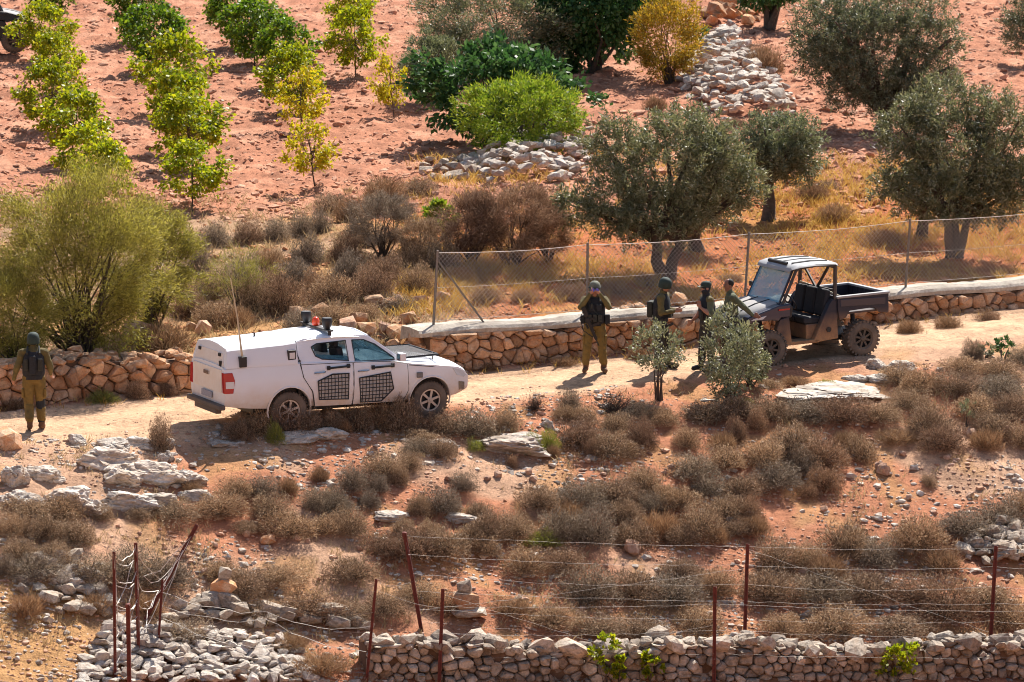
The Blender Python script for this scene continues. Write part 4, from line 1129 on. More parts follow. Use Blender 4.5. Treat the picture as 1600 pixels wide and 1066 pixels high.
# lower wire fence: rusty angle posts and barbed strands
def steel_post(root, base, top, r=.030, cap=False):
    base = Vector(base); top = Vector(top); ax = (top-base)
    b_ = B(); u = ax.normalized(); x = Vector((1, 0, 0)); x = (x - u*x.dot(u)).normalized(); y = u.cross(x)
    mid = (base+top)/2 - root.location
    b_.obox(mid, x*r, y*.006, ax/2); b_.obox(mid + x*(r-.006) - y*(r-.004), x*.006, y*r, ax/2)
    b_.build('post', M_RUST, root)
    if cap:
        c = top - root.location
        B().lathe([(r*1.25, -.06), (r*1.25, .01), (r*.7, .02)], c, 'z', 10).build('post_cap', M_RUST, root)
def gp(px, py, dy=0.0):
    p = hit(px, min(py, 1060)); return Vector((p.x, p.y + dy, float(hgt(p.x, p.y+dy))))
def post_from(root, bx, by, tx, ty, r=.030, dy=0., cap=False):
    b0 = gp(bx, by, dy)
    # foot: the photo's foot or where the wall hides it
    t0 = at(tx, ty, b0.y)
    steel_post(root, b0 - Vector((0, 0, .12)), t0, r, cap)
    return b0, t0
def strand(root, pts, sag=.02, r=.0019, barbs=True, name='wire', seed=0, jitter=.012, mat=None):
    rr = random.Random(seed); b_ = B(); P = []
    for a, c in zip(pts, pts[1:]):
        n = max(3, int((c-a).length/.22))
        for i in range(n): 
            t_ = i/n; q = a.lerp(c, t_); q.z -= sag*4*t_*(1-t_); P.append(q + Vector((0, rr.uniform(-1, 1)*jitter, rr.uniform(-1, 1)*jitter)))
    P.append(pts[-1]); P = [p - root.location for p in P]
    b_.tube(P, r, 3, False)
    if barbs:
        for p in P[1:-1]:
            v = Vector((rr.uniform(-1, 1), rr.uniform(-1, 1), rr.uniform(-1, 1))).normalized()*.022
            b_.tube([p-v, p+v], .003, 3, False)
    b_.build(name, mat or M_BARB, root)
bf = empty('barbed_wire_fence', gp(660, 985), 0, 'barbed wire fence on rusty posts behind the bottom wall', 'fence')
Pb = [post_from(bf, 660, 990, 632, 833, .034, .0, True), post_from(bf, 1163, 1002, 1168, 850), post_from(bf, 1547, 1005, 1556, 853), post_from(bf, 1780, 1005, 1790, 850)]
for i, v in enumerate((.97, .78, .58, .40, .22, .08)):
    strand(bf, [a.lerp(t_, v) for a, t_ in Pb], .03 + .03*(i % 3), seed=i)
for i, (u0, v0, u1, v1) in enumerate(((1, .95, 2, .1), (0, .2, 1, .75))):
    strand(bf, [Pb[u0][0].lerp(Pb[u0][1], v0), Pb[u1][0].lerp(Pb[u1][1], v1)], .02, .0021, True, seed=10+i)
ff = empty('barbed_wire_fence', gp(690, 1060), 0, 'barbed wire fence on short rusty posts in front of the bottom wall', 'fence')
Pf = [post_from(ff, 572, 1062, 588, 905, .024, -.25), post_from(ff, 686, 1062, 692, 920, .030, -.35), post_from(ff, 1114, 1062, 1117, 917, .030, -.35), post_from(ff, 1640, 1062, 1642, 930, .03, -.35)]
for i, v in enumerate((.82, .55, .30, .1)):
    strand(ff, [a.lerp(t_, v) for a, t_ in Pf[1:]], .04 + .03*(i % 2), seed=30+i)
strand(ff, [Pf[0][0].lerp(Pf[0][1], .9), Pf[1][0].lerp(Pf[1][1], .8)], .05, seed=41)
strand(ff, [Pf[1][0].lerp(Pf[1][1], .95), Pf[2][0].lerp(Pf[2][1], .05)], .03, seed=42)
strand(ff, [Pf[1][0].lerp(Pf[1][1], .15), Pf[2][0].lerp(Pf[2][1], .6)], .03, seed=43)
# corner with tangled wire
tf = empty('barbed_wire_fence', gp(205, 1055), 0, 'corner of rusty posts tangled with loose barbed wire', 'fence')
Pt = [post_from(tf, 180, 1062, 178, 862, .026), post_from(tf, 217, 1030, 212, 848, .030), post_from(tf, 206, 1066, 200, 945, .036, -.5, True), post_from(tf, 246, 1016, 254, 905, .020), post_from(tf, 222, 968, 308, 820, .032)]
tl = lambda i, v: Pt[i][0].lerp(Pt[i][1], v)
rr_ = random.Random(5)
for k, (i, v0, j, v1, sag) in enumerate(((0,.97,1,.97,.14),(0,.80,1,.75,.16),(1,.95,4,.45,.22),(1,.70,4,.30,.10),(4,.80,4,.15,.05),(0,.6,1,.5,.12),(1,.5,4,.2,.16),(0,.4,2,.8,.10),(2,.9,1,.35,.1),(4,.9,3,.9,.12),(4,.75,3,.5,-.1),(0,.98,0,.1,.0),(1,.98,1,.2,.0))):
    strand(tf, [tl(i, v0), tl(i, v0).lerp(tl(j, v1), .5) + Vector((rr_.uniform(-.1, .1), rr_.uniform(-.1, .1), -sag)), tl(j, v1)], sag*.4, .0065, True, seed=60+k, jitter=.03, mat=M_TANGLE)
for k, (v0, v1) in enumerate(((.9, .55), (.7, .3), (.5, .1))):
    strand(tf, [tl(3, v0*.9), (tl(3, v0)+Pf[0][0].lerp(Pf[0][1], v1))/2 + Vector((0, 0, rr_.uniform(-.1, .15))), Pf[0][0].lerp(Pf[0][1], v1)], .12, .005, True, seed=80+k, jitter=.03)
    strand(tf, [tl(0, v0+.05), tl(1, v0) + Vector((-.05, .05, -.1)), tl(0, v1)], .1, .006, True, seed=110+k, jitter=.05, mat=M_TANGLE)
    strand(tf, [tl(4, v0), tl(1, v1+.2) + Vector((.12, 0, -.12)), tl(4, v1)], .12, .006, True, seed=120+k, jitter=.05, mat=M_TANGLE)
    strand(tf, [Pf[0][0].lerp(Pf[0][1], v0), tl(3, v1) + Vector((1.6, .3, .15)), tl(3, v1)], .08, .004, True, seed=90+k, jitter=.04)
strand(bf, [Pf[0][0].lerp(Pf[0][1], .97), Pb[0][0].lerp(Pb[0][1], .5)], .06, seed=95); strand(bf, [Pb[0][0].lerp(Pb[0][1], .9), Pf[1][0].lerp(Pf[1][1], .3)], .06, seed=96)

# ---------------------------------------------------------------- vehicle materials
M_WHITE = mat_dusty('white_dusty_paint', (.80,.825,.87), (.62,.47,.34), .35, 0, .15, .25, 1.0, .95, .5, .06)
M_WHITE_REAR = mat_dusty('white_paint_heavy_dust', (.82,.79,.75), (.70,.56,.43), .5, 0, 0, .3, 1.9, .7, .3, .3)
M_BLACKP = mat_plain('black_plastic', (.018,.018,.020), .5, var=.3)
M_DARKTRIM = mat_dusty('dark_bumper_plastic', (.035,.035,.04), (.40,.28,.19), .55, 0, 0, .2, 1.2, .35)
M_TYRE = mat_dusty('dusty_tyre_rubber', (.035,.034,.034), (.36,.27,.20), .9, 0, 0, -.6, .6, .55, .2, .4)
M_RIM = mat_dusty('dusty_alloy_rim', (.55,.53,.50), (.45,.31,.21), .35, .6, 0, -.5, .5, .5)
M_RIMDARK = mat_dusty('dark_alloy_rim', (.045,.043,.042), (.40,.28,.19), .5, .3, 0, -.5, .5, .35)
M_GLASS = mat_glass('blue_tinted_glass', (.05,.17,.23), .06, .45)
M_GLASSL = mat_glass('pale_windscreen', (.24,.46,.58), .12, .55)
M_SEATD = mat_plain('dark_seat_fabric', (.025,.026,.032), .8, var=.3)
M_CHROME = mat_plain('chrome', (.65,.65,.66), .2, .9, var=.1)
M_RED = NT('red_tail_lens'); M_RED.base((.42,.015,.022)); M_RED.set(.15, 0, .5, .3); M_RED = M_RED.m
M_AMBER = NT('orange_red_beacon'); M_AMBER.base((.80,.07,.02)); M_AMBER.set(.2, 0, .5, .3); M_AMBER = M_AMBER.m
M_CLEAR = NT('clear_lamp_lens'); M_CLEAR.base((.62,.64,.66)); M_CLEAR.set(.12, 0, .6, .3); M_CLEAR = M_CLEAR.m
M_PLATE = mat_plain('licence_plate', (.30,.31,.38), .5, var=.3, scale=30)
M_MESHG = mat_plain('grey_guard_mesh', (.24,.225,.215), .7, .3, var=.3)
M_GBACK = mat_plain('guard_backing_grey', (.40,.385,.37), .7, var=.2)  # grey sheet added between the guard wires and the white door
M_TAN = mat_plain('tan_antenna', (.60,.49,.33), .7, var=.2)
M_NAVY = mat_dusty('navy_dusty_paint', (.012,.018,.045), (.50,.30,.16), .3, 0, .3, .45, 1.0, .5, .5, .015)
M_UPLAS = mat_dusty('dusty_grey_plastic', (.022,.026,.042), (.58,.32,.15), .5, 0, 0, .25, .95, 1.0, .3, .02)
M_UROOF = mat_dusty('pale_grey_roof_plastic', (.28,.31,.35), (.46,.40,.34), .5, 0, 0, 1.6, 2.2, .4, .4, .25)  # paler grey than the body panels, for roof and bed rails
M_UHOOD = mat_dusty('dusty_hood_plastic', (.22,.24,.27), (.55,.47,.39), .45, 0, .1, .8, 1.5, .5, .5, .4)
M_CAGE = mat_dusty('black_cage_steel', (.02,.02,.022), (.36,.27,.2), .45, .2, 0, .5, 2.2, .35, .4, .1)

def wheel(root, x, y, z, r, wid, spokes, tmat, rmat, lug=True, rim_r=.62, out=-1):
    """tyre and rim about a y axis; out = side the face looks to"""
    wroot = empty('wheel'); wroot.parent = root; wroot.location = (x, y, z)
    h = wid/2; rr_ = r*rim_r
    b_ = B().lathe([(rr_*.96, -h*.8), (rr_*1.05, -h), (r*.86, -h*1.02), (r*.97, -h*.8), (r, -h*.4), (r, h*.4), (r*.97, h*.8), (r*.86, h*1.02), (rr_*1.05, h), (rr_*.96, h*.8)], n=40)
    b_.f = b_.f[:-2]
    nl = 26 if lug else 34
    for i in range(nl):
        for sgn in (-1, 1):
            a = 2*math.pi*(i + (.5 if sgn > 0 else 0))/nl
            c = Vector((math.cos(a)*r*.992, sgn*h*.62, math.sin(a)*r*.992))
            u = Vector((math.cos(a), 0, math.sin(a))); t_ = Vector((-math.sin(a), 0, math.cos(a)))
            b_.obox(c, t_*r*(.065 if lug else .035), Vector((0, h*.36, 0)) + t_*sgn*.02, u*(.022 if lug else .008))
    b_.build('tyre', tmat, wroot, smooth=True)
    rim = B().lathe([(rr_*.98, -h*.75*1), (rr_*.98, h*.75)], n=32)
    rim.f = rim.f[:-2]
    f = out*h*.72
    rim.lathe([(rr_*1.0, f-.012), (rr_*1.0, f+.012), (rr_*.86, f+.012), (rr_*.86, f-.012), (rr_*1.0, f-.012)], n=32); rim.f = rim.f[:-2]
    rim.lathe([(rr_*.26, f-.02), (rr_*.26, f+.02*1), (rr_*.1, f+out*.03)], n=16)
    for i in range(spokes):
        a = 2*math.pi*i/spokes + .3
        u = Vector((math.cos(a), 0, math.sin(a))); t_ = Vector((-math.sin(a), 0, math.cos(a)))
        rim.obox(u*rr_*.55 + Vector((0, f-out*.006, 0)), u*rr_*.36, Vector((0, .012, 0)), t_*rr_*.10)
    rim.build('rim', rmat, wroot, smooth=True)
    B().lathe([(rr_*.93, -h*.2), (rr_*.93, h*.2)], n=24).build('brake_disc', M_BLACKP, wroot)
    return wroot

def grid_mesh(b_, poly, y, dy, n_, step, r):
    """wire grid clipped to a convex (x,z) polygon, at y(x,z)"""
    xs = [p[0] for p in poly]; zs = [p[1] for p in poly]
    def span(val, axis):
        c = []
        for i in range(len(poly)):
            a, b2 = poly[i], poly[(i+1) % len(poly)]
            if (a[axis]-val)*(b2[axis]-val) < 0:
                t_ = (val-a[axis])/(b2[axis]-a[axis]); c.append(a[1-axis] + (b2[1-axis]-a[1-axis])*t_)
        return (min(c), max(c)) if len(c) >= 2 else None
    v = min(xs) + step
    while v < max(xs):
        s_ = span(v, 0)
        if s_: b_.tube([(v, y(v, q_)+dy, q_) for q_ in [s_[0]+(s_[1]-s_[0])*j_/5 for j_ in range(6)]], r, 4)
        v += step
    v = min(zs) + step
    while v < max(zs):
        s_ = span(v, 1)
        if s_: b_.tube([(s_[0], y(s_[0], v)+dy, v), (s_[1], y(s_[1], v)+dy, v)], r, 4)
        v += step

# ---------------------------------------------------------------- white pickup with canopy
def pickup(loc, rotz, label):
    root = empty('pickup_truck', loc, rotz, label, 'pickup truck')
    ZT = [.34, .42, .55, .75, .95, 1.08, 1.18, 1.27]; YT = [.78, .85, .885, .905, .90, .885, .868, .845]
    def taper(x): return 1 - .035*max(0, (.5-x)/.5)**2 - .30*max(0, (x-4.45)/.85)**2.2
    def ys(x, z): return float(np.interp(z, ZT, YT))*taper(x)
    def belt(x): return float(np.interp(x, [0, 1.55, 2.65, 3.6, 3.95, 4.5, 5.0, 5.2, 5.3], [1.27, 1.29, 1.25, 1.21, 1.14, 1.07, .99, .90, .78]))
    def bott(x): return float(np.interp(x, [0, .15, .8, 4.6, 5.0, 5.3], [.56, .52, .44, .40, .42, .50]))
    # lower body: lofted sections
    xs = [.04, .08, .25, .6, .95, 1.35, 1.75, 2.2, 2.7, 3.2, 3.6, 3.85, 4.0, 4.2, 4.45, 4.65, 4.85, 5.0, 5.12, 5.22, 5.28, 5.31]
    V = []; nS = 11
    for x in xs:
        b0, t0 = bott(x), belt(x)
        half = [(0.0, b0+.02), (.60*taper(x), b0+.01)]
        for k in range(6):
            z = b0 + (t0-b0)*(k/5.0); half.append((ys(x, max(.36, z*1.0 if z < 1.27 else 1.27)) - (.05 if k == 0 else 0), z))
        crown = .05 if x < 3.8 else .075
        half += [(ys(x, t0)-.10, t0 + crown*.55), (.42*taper(x), t0+crown), (0, t0 + crown*1.1)]
        V.append([(x, y, z) for y, z in half])
    for sgn in (1,):
        b_ = B(); vs_ = []; full = []
        for row in V:
            full.append([(x, -y, z) for x, y, z in row] + [(x, y, z) for x, y, z in reversed(row[1:-1])])
        n = len(full[0])
        for row in full: vs_ += row
        fs_ = [(i*n+j, i*n+(j+1) % n, (i+1)*n+(j+1) % n, (i+1)*n+j) for i in range(len(full)-1) for j in range(n)]
        fs_ += [list(range(n)), [(len(full)-1)*n + j for j in range(n-1, -1, -1)]]
        b_.add(vs_, fs_)
        body = b_.build('body', M_WHITE, root, smooth=True)
    for x in (1.38, 4.38):
        cut = B().lathe([(.445, -1.2), (.445, 1.2)], (x, 0, .40), 'y', 40).build('cutter', M_BLACKP)
        bpy.context.view_layer.update()
        cut.parent = root; cut.matrix_parent_inverse.identity()
        bo = body.modifiers.new('arch', 'BOOLEAN'); bo.object = cut; bo.operation = 'DIFFERENCE'; bo.solver = 'EXACT'
    bpy.context.view_layer.update()
    dg = bpy.context.evaluated_depsgraph_get()
    me = bpy.data.meshes.new_from_object(body.evaluated_get(dg)); body.modifiers.clear(); body.data = me
    try: me.set_sharp_from_angle(angle=rad(38))
    except Exception: pass
    for ch in list(root.children):
        if ch.name.startswith('cutter'): bpy.data.objects.remove(ch)
    # wheel wells, chassis
    B().box(.75, 4.9, -.55, .55, .30, .50).box(.9, 1.9, -.70, .70, .5, .95).box(3.95, 4.85, -.62, .62, .5, .92).build('chassis', M_BLACKP, root)
    for x in (1.38, 4.38):
        for sg in (-1, 1):
            # arch lip
            b_ = B(); arc = []
            for i in range(17):
                a = math.pi*(-.10 + 1.2*i/16); arc.append((x + .452*math.cos(a), sg*(ys(x, .8)*1.0+.006), .40 + .452*math.sin(a)))
            b_.tube([(p[0], sg*(ys(p[0], max(.4, p[2]))+.004), p[2]) for p in arc], .018, 5).build('arch_lip', M_WHITE, root, smooth=True)
            wheel(root, x, sg*.76, .37, .375, .25, 6, M_TYRE, M_RIM, False, .60, sg)
    # door skins, standing a little proud, each with its handle, bar and stone guard
    def skin(name, poly, sg, off=.007, mat=M_WHITE, zs=8, parent=root):
        bm = bmesh.new(); bm.faces.new([bm.verts.new((p[0], 0, p[1])) for p in poly])
        z0, z1 = min(p[1] for p in poly), max(p[1] for p in poly); xa, xb = min(p[0] for p in poly), max(p[0] for p in poly)
        for k in range(1, zs): bmesh.ops.bisect_plane(bm, geom=bm.verts[:]+bm.edges[:]+bm.faces[:], plane_co=(0, 0, z0+(z1-z0)*k/zs), plane_no=(0, 0, 1))
        for k in range(1, 4): bmesh.ops.bisect_plane(bm, geom=bm.verts[:]+bm.edges[:]+bm.faces[:], plane_co=(xa+(xb-xa)*k/4, 0, 0), plane_no=(1, 0, 0))
        r = bmesh.ops.extrude_face_region(bm, geom=bm.faces[:]); new = set(v for v in r['geom'] if isinstance(v, bmesh.types.BMVert))
        for v in bm.verts:
            y = ys(v.co.x, v.co.z) + (off if v in new else -.02); v.co.y = sg*y
        bmesh.ops.recalc_face_normals(bm, faces=bm.faces)
        me = bpy.data.meshes.new(name); bm.to_mesh(me); bm.free(); me.materials.append(mat)
        return link(name, me, parent)
    RD = [(1.62,1.26),(1.68,1.0),(1.86,.72),(1.92,.42),(2.70,.40),(2.72,1.235)]
    FD = [(2.745,1.235),(2.725,.40),(3.80,.39),(3.90,.62),(3.88,1.13),(3.6,1.20)]
    RG = [(1.963,.926),(2.276,1.043),(2.62,1.039),(2.61,.526),(1.99,.56)]
    FG = [(2.838,.928),(3.505,1.002),(3.567,.664),(3.317,.43),(2.88,.44)]
    for sg in (-1, 1):
        for poly, guard, hx, hz, bx0, bx1, bz in ((RD, RG, 1.90, 1.085, 2.17, 2.65, 1.165), (FD, FG, 2.82, 1.06, 3.11, 3.59, 1.115)):
            d_ = skin('door', poly, sg)
            ed = [Vector((a[0]+(c2[0]-a[0])*k_/4, 0, a[1]+(c2[1]-a[1])*k_/4)) for a, c2 in zip(poly, poly[1:]+poly[:1]) for k_ in range(4)]
            B().tube([(v_.x, sg*(ys(v_.x, v_.z)+.002), v_.z) for v_ in ed+ed[:1]], .0085, 4).build('door_seam', M_BLACKP, d_)
            yh = lambda x, z: sg*(ys(x, z) + .012)
            B().tube([(hx, yh(hx, hz), hz), (hx+.05, sg*(ys(hx, hz)+.045), hz+.005), (hx+.17, sg*(ys(hx, hz)+.045), hz+.008), (hx+.23, yh(hx+.2, hz), hz+.01)], .016, 6).build('handle', M_CHROME, d_, smooth=True)
            B().tube([(bx0, yh(bx0, bz), bz), (bx0+.05, sg*(ys(bx0, bz)+.05), bz), (bx1-.05, sg*(ys(bx1, bz)+.05), bz+.015), (bx1, yh(bx1, bz), bz+.015)], .022, 6).obox((bx0+.03, sg*(ys(bx0, bz)+.02), bz), (.03,0,0), (0,.02,0), (0,0,.04)).obox((bx1-.03, sg*(ys(bx1, bz)+.02), bz+.015), (.03,0,0), (0,.02,0), (0,0,.04)).build('hinge_bar', M_BLACKP, d_, smooth=True)
            gy = lambda x, z: sg*(ys(x, z) + .02)
            b_ = B(); ring = [(p[0], sg*(ys(*p)+.026), p[1]) for p in guard]; b_.tube(ring+ring[:1], .013, 6); grid_mesh(b_, guard, gy, 0, 0, .072, .007)
            b_.build('stone_guard', M_BLACKP, d_)
            cx = sum(p[0] for p in guard)/len(guard); cz = sum(p[1] for p in guard)/len(guard)
            skin('guard_backing', [(cx+(p[0]-cx)*.97, cz+(p[1]-cz)*.97) for p in guard], sg, .013, M_GBACK, 4, d_)
    # cab: side frames with window openings, roof, pillars
    def cab_y(x, z): return float(np.interp(z, [1.10, 1.74, 1.80], [.862, .68, .62]))
    outer = [(1.60,1.20),(3.90,1.10),(3.78,1.22),(3.30,1.60),(3.05,1.735),(2.4,1.765),(1.75,1.74),(1.60,1.70)]
    rwin = [(1.90,1.58),(2.02,1.635),(2.64,1.66),(2.66,1.27),(2.10,1.335),(1.97,1.40)]
    fwin = [(2.77,1.66),(3.02,1.65),(3.25,1.55),(3.62,1.27),(3.63,1.23),(2.79,1.25)]
    for sg in (-1, 1):
        bm = bmesh.new()
        for loop in (outer, rwin, fwin):
            vv = [bm.verts.new((p[0], 0, p[1])) for p in loop]
            for a, c in zip(vv, vv[1:]+vv[:1]): bm.edges.new((a, c))
        bmesh.ops.triangle_fill(bm, use_beauty=True, use_dissolve=False, edges=bm.edges[:])
        r = bmesh.ops.extrude_face_region(bm, geom=bm.faces[:]); new = set(v for v in r['geom'] if isinstance(v, bmesh.types.BMVert))
        for v in bm.verts: v.co.y = sg*(cab_y(v.co.x, v.co.z) - (.05 if v in new else 0))
        bmesh.ops.recalc_face_normals(bm, faces=bm.faces)
        me = bpy.data.meshes.new('cab_side'); bm.to_mesh(me); bm.free(); me.materials.append(M_WHITE)
        link('cab_side', me, root)
        for wn_, poly, drop in (('window', rwin, .22), ('window', fwin, 0)):
            p2 = poly if not drop else [(1.97,1.40),(2.10,1.335),(2.66,1.27),(2.66,1.36),(2.0,1.43)]
            b_ = B(); vs_ = [(p[0], sg*(cab_y(*p)-.028), p[1]) for p in p2]; vs2 = [(p[0], sg*(cab_y(*p)-.022), p[1]) for p in p2]; n = len(p2)
            b_.add(vs_+vs2, [list(range(n)), list(range(2*n-1, n-1, -1))] + [(i, (i+1) % n, (i+1) % n+n, i+n) for i in range(n)])
            b_.build(wn_, M_GLASS, root)
            ring = [(p[0], sg*(cab_y(*p)+.001), p[1]) for p in poly]
            B().tube(ring+ring[:1], .011, 5).build('window_seal', M_BLACKP, root)
        B().tube([(1.585,sg*(cab_y(1.6,1.72)+.008),1.72),(1.60,sg*(cab_y(1.6,1.5)+.008),1.45),(1.63,sg*(ys(1.6,1.27)+.006),1.27),(1.67,sg*(ys(1.6,1.05)+.006),1.02),(1.85,sg*(ys(1.85,.75)+.006),.73),(1.90,sg*(ys(1.9,.5)+.006),.45)], .010, 4).build('cab_seam', M_BLACKP, root)
        # mirror
        mroot = B().obox((3.70, sg*1.0, 1.30), (.06,0,0), (0,.10,0), (0,0,.075)).tube([(3.72, sg*.84, 1.24), (3.70, sg*.96, 1.28)], .02, 5).build('mirror', M_WHITE, root, bevel=.03)
        B().obox((3.637, sg*1.0, 1.30), (.004,0,0), (0,.085,0), (0,0,.06)).build('mirror_glass', M_CHROME, mroot)
    # roof skin
    rx = [1.60, 1.9, 2.4, 2.8, 3.05, 3.16]; rz = [1.725, 1.76, 1.775, 1.76, 1.725, 1.68]
    b_ = B(); vs_ = []; W_ = [-.70, -.60, -.35, 0, .35, .60, .70]; dzz = [-.035, .012, .04, .05, .04, .012, -.035]
    for x, z in zip(rx, rz):
        for y, dz in zip(W_, dzz): vs_.append((x, y, z+dz))
    for x, z in zip(rx, rz):
        for y, dz in zip(W_, dzz): vs_.append((x, y*.97, z+dz-.035))
    n = 7; m = len(rx); o_ = n*m
    fs_ = [(i*n+j, i*n+j+1, (i+1)*n+j+1, (i+1)*n+j) for i in range(m-1) for j in range(n-1)] + [(o_+i*n+j, o_+(i+1)*n+j, o_+(i+1)*n+j+1, o_+i*n+j+1) for i in range(m-1) for j in range(n-1)]
    fs_ += [(j, o_+j, o_+j+1, j+1) for j in range(n-1)] + [((m-1)*n+j, (m-1)*n+j+1, o_+(m-1)*n+j+1, o_+(m-1)*n+j) for j in range(n-1)]
    fs_ += [(i*n, (i+1)*n, o_+(i+1)*n, o_+i*n) for i in range(m-1)] + [(i*n+n-1, o_+i*n+n-1, o_+(i+1)*n+n-1, (i+1)*n+n-1) for i in range(m-1)]
    b_.add(vs_, fs_).build('roof', M_WHITE, root, smooth=True)
    # windscreen and rear cab glass
    b_ = B(); q = [(3.14,-.62,1.69),(3.14,.62,1.69),(3.82,.76,1.17),(3.82,-.76,1.17)]
    b_.add(q + [(x+.012, y, z+.012) for x, y, z in q], [(0,1,2,3),(7,6,5,4),(0,4,5,1),(1,5,6,2),(2,6,7,3),(3,7,4,0)]).build('windscreen', M_GLASS, root)
    b_ = B()
    for sg in (-1, 1): b_.tube([(3.12, sg*.655, 1.70), (3.50, sg*.735, 1.42), (3.86, sg*.80, 1.15)], .035, 6)
    b_.tube([(3.12,-.655,1.715),(3.14,0,1.75),(3.12,.655,1.715)], .03, 6).build('pillar', M_WHITE, root, smooth=True)
    # interior: seats, dash, steering wheel, floor
    B().box(1.62, 3.8, -.80, .80, .5, .62).build('cab_floor', M_BLACKP, root)
    B().box(1.60, 1.66, -.8, .8, .6, 1.34).build('cab_rear_wall', M_BLACKP, root)
    for x, z in ((2.62, 1.15), (1.86, 1.15)):
        for y in (-.38, .38):
            s_ = B().obox((x, y, z), (.07,0,.02), (0,.22,0), (-.06,0,.36)).obox((x+.28, y, .84), (.26,0,0), (0,.23,0), (0,0,.09)).build('seat', M_SEATD, root, bevel=.05)
            B().obox((x-.09, y, z+.43), (.05,0,0), (0,.13,0), (0,0,.08)).build('headrest', M_SEATD, s_, bevel=.03)
    B().box(3.45, 3.82, -.74, .74, .85, 1.15).build('dashboard', M_BLACKP, root, bevel=.05)
    ring = [(3.30+.07*math.sin(a), .38+.19*math.cos(a), 1.14+.18*math.sin(a)) for a in [i*2*math.pi/16 for i in range(17)]]
    B().tube(ring, .017, 5).tube([(3.30,.38,1.14),(3.5,.38,1.05)], .03, 5).build('steering_wheel', M_BLACKP, root, smooth=True)
    # hood crease lines, fender lamp, headlights, grille, bumper
    for sg in (-1, 1):
        B().tube([(3.95, sg*.50, belt(3.95)+.06), (4.5, sg*.47, belt(4.5)+.07), (5.0, sg*.40, belt(5.0)+.065)], .02, 5).build('hood_crease', M_WHITE, root, smooth=True)
        B().tube([(3.92, sg*(ys(3.9,1.1)+.004), 1.11), (4.4, sg*(ys(4.4,1.0)+.0), 1.045), (4.9, sg*(ys(4.9,.95)-.01), .965), (5.08, sg*(ys(5.08,.9)-.02), .92)], .007, 4).build('hood_seam', M_BLACKP, root)
        B().prism([(4.88,.98),(5.14,.90),(5.24,.80),(5.18,.76),(4.98,.83)], lambda x, z: sg*(ys(x, z)-.06), lambda x, z: sg*(ys(x, z)+.012)).build('headlight', M_CLEAR, root)
        B().obox((4.13, sg*(ys(4.13,.9)+.02), .90), (.06,0,0), (0,.03,0), (0,0,.055)).build('side_lamp', M_MESHG, root, bevel=.012)
        B().prism([(5.03,.70),(5.2,.66),(5.21,.50),(5.05,.52)], lambda x, z: sg*(ys(x, z)-.05), lambda x, z: sg*(ys(x, z)+.01)).build('fog_lamp_bezel', M_CHROME, root)
    B().box(5.27, 5.325, -.42, .42, .62, .84).build('grille', M_BLACKP, root, bevel=.02)
    B().box(5.31, 5.335, -.40, .40, .76, .79).box(5.31, 5.335, -.40, .40, .67, .69).build('grille_bar', M_CHROME, root)
    # mesh guard folded down over the hood
    hg = B(); P = [(3.70,-.78,1.24),(3.70,.78,1.24),(4.62,.70,1.25),(4.62,-.70,1.25)]
    B().tube(P+P[:1], .024, 6).build('guard_frame', M_BLACKP, root)
    for i in range(1, 20):
        t_ = i/20; hg.tube([Vector(P[0]).lerp(Vector(P[3]), t_), Vector(P[1]).lerp(Vector(P[2]), t_)], .004, 4)
    for i in range(1, 26):
        t_ = i/26; hg.tube([Vector(P[0]).lerp(Vector(P[1]), t_), Vector(P[3]).lerp(Vector(P[2]), t_)], .004, 4)
    for y in (-.5, .5): hg.tube([(3.78, y, 1.16), (3.76, y, 1.24)], .02, 5); hg.tube([(4.6, y, 1.08), (4.6, y, 1.26)], .015, 5)
    hg.build('windscreen_guard', M_MESHG, root)
    # rear canopy
    sec = [(-.845, 1.28), (-.842, 1.34), (-.75, 1.605), (-.70, 1.65), (-.3, 1.71), (0, 1.725), (.3, 1.71), (.70, 1.65), (.75, 1.605), (.842, 1.34), (.845, 1.28)]
    b_ = B(); vs_ = []; xr = [(.13, .0), (.22, .01), (.9, .035), (1.30, .05), (1.565, .075)]
    for x, dz in xr:
        for y, z in sec: vs_.append((x if z > 1.5 else x - .05*(x < .3), y*(1 + dz*.3), z + (dz if z > 1.58 else 0)))
    n = len(sec)
    fs_ = [(i*n+j, i*n+j+1, (i+1)*n+j+1, (i+1)*n+j) for i in range(len(xr)-1) for j in range(n-1)] + [list(range(n)), [(len(xr)-1)*n+j for j in range(n-1, -1, -1)]]
    can = b_.add(vs_, fs_).build('canopy', M_WHITE, root, smooth=True); can.data.set_sharp_from_angle(angle=rad(24))
    cdoor = B().add([(.085,-.74,1.30),(.085,.74,1.30),(.125,.62,1.56),(.125,-.62,1.56),(.06,-.74,1.30),(.06,.74,1.30),(.10,.62,1.56),(.10,-.62,1.56)], [(0,1,2,3),(7,6,5,4),(0,4,5,1),(1,5,6,2),(2,6,7,3),(3,7,4,0)]).build('canopy_door', M_WHITE_REAR, root)
    B().obox((.055, -.60, 1.36), (.015,0,0), (0,.04,0), (0,0,.05)).build('handle', M_BLACKP, cdoor); B().obox((.085, -.50, 1.52), (.015,0,0), (0,.05,0), (0,0,.03)).build('hinge', M_BLACKP, cdoor); B().obox((.085, .50, 1.52), (.015,0,0), (0,.05,0), (0,0,.03)).build('hinge', M_BLACKP, cdoor)
    B().obox((1.0, -.05, 1.79), (.015,0,0), (0,.015,0), (0,0,.04)).build('roof_stub', M_BLACKP, can)
    tg = B().add([(.045,-.70,.80),(.045,.70,.80),(.045,.72,1.25),(.045,-.72,1.25),(.02,-.70,.80),(.02,.70,.80),(.02,.72,1.25),(.02,-.72,1.25)], [(0,1,2,3),(7,6,5,4),(0,4,5,1),(1,5,6,2),(2,6,7,3),(3,7,4,0)]).build('tailgate', M_WHITE_REAR, root, bevel=.008)
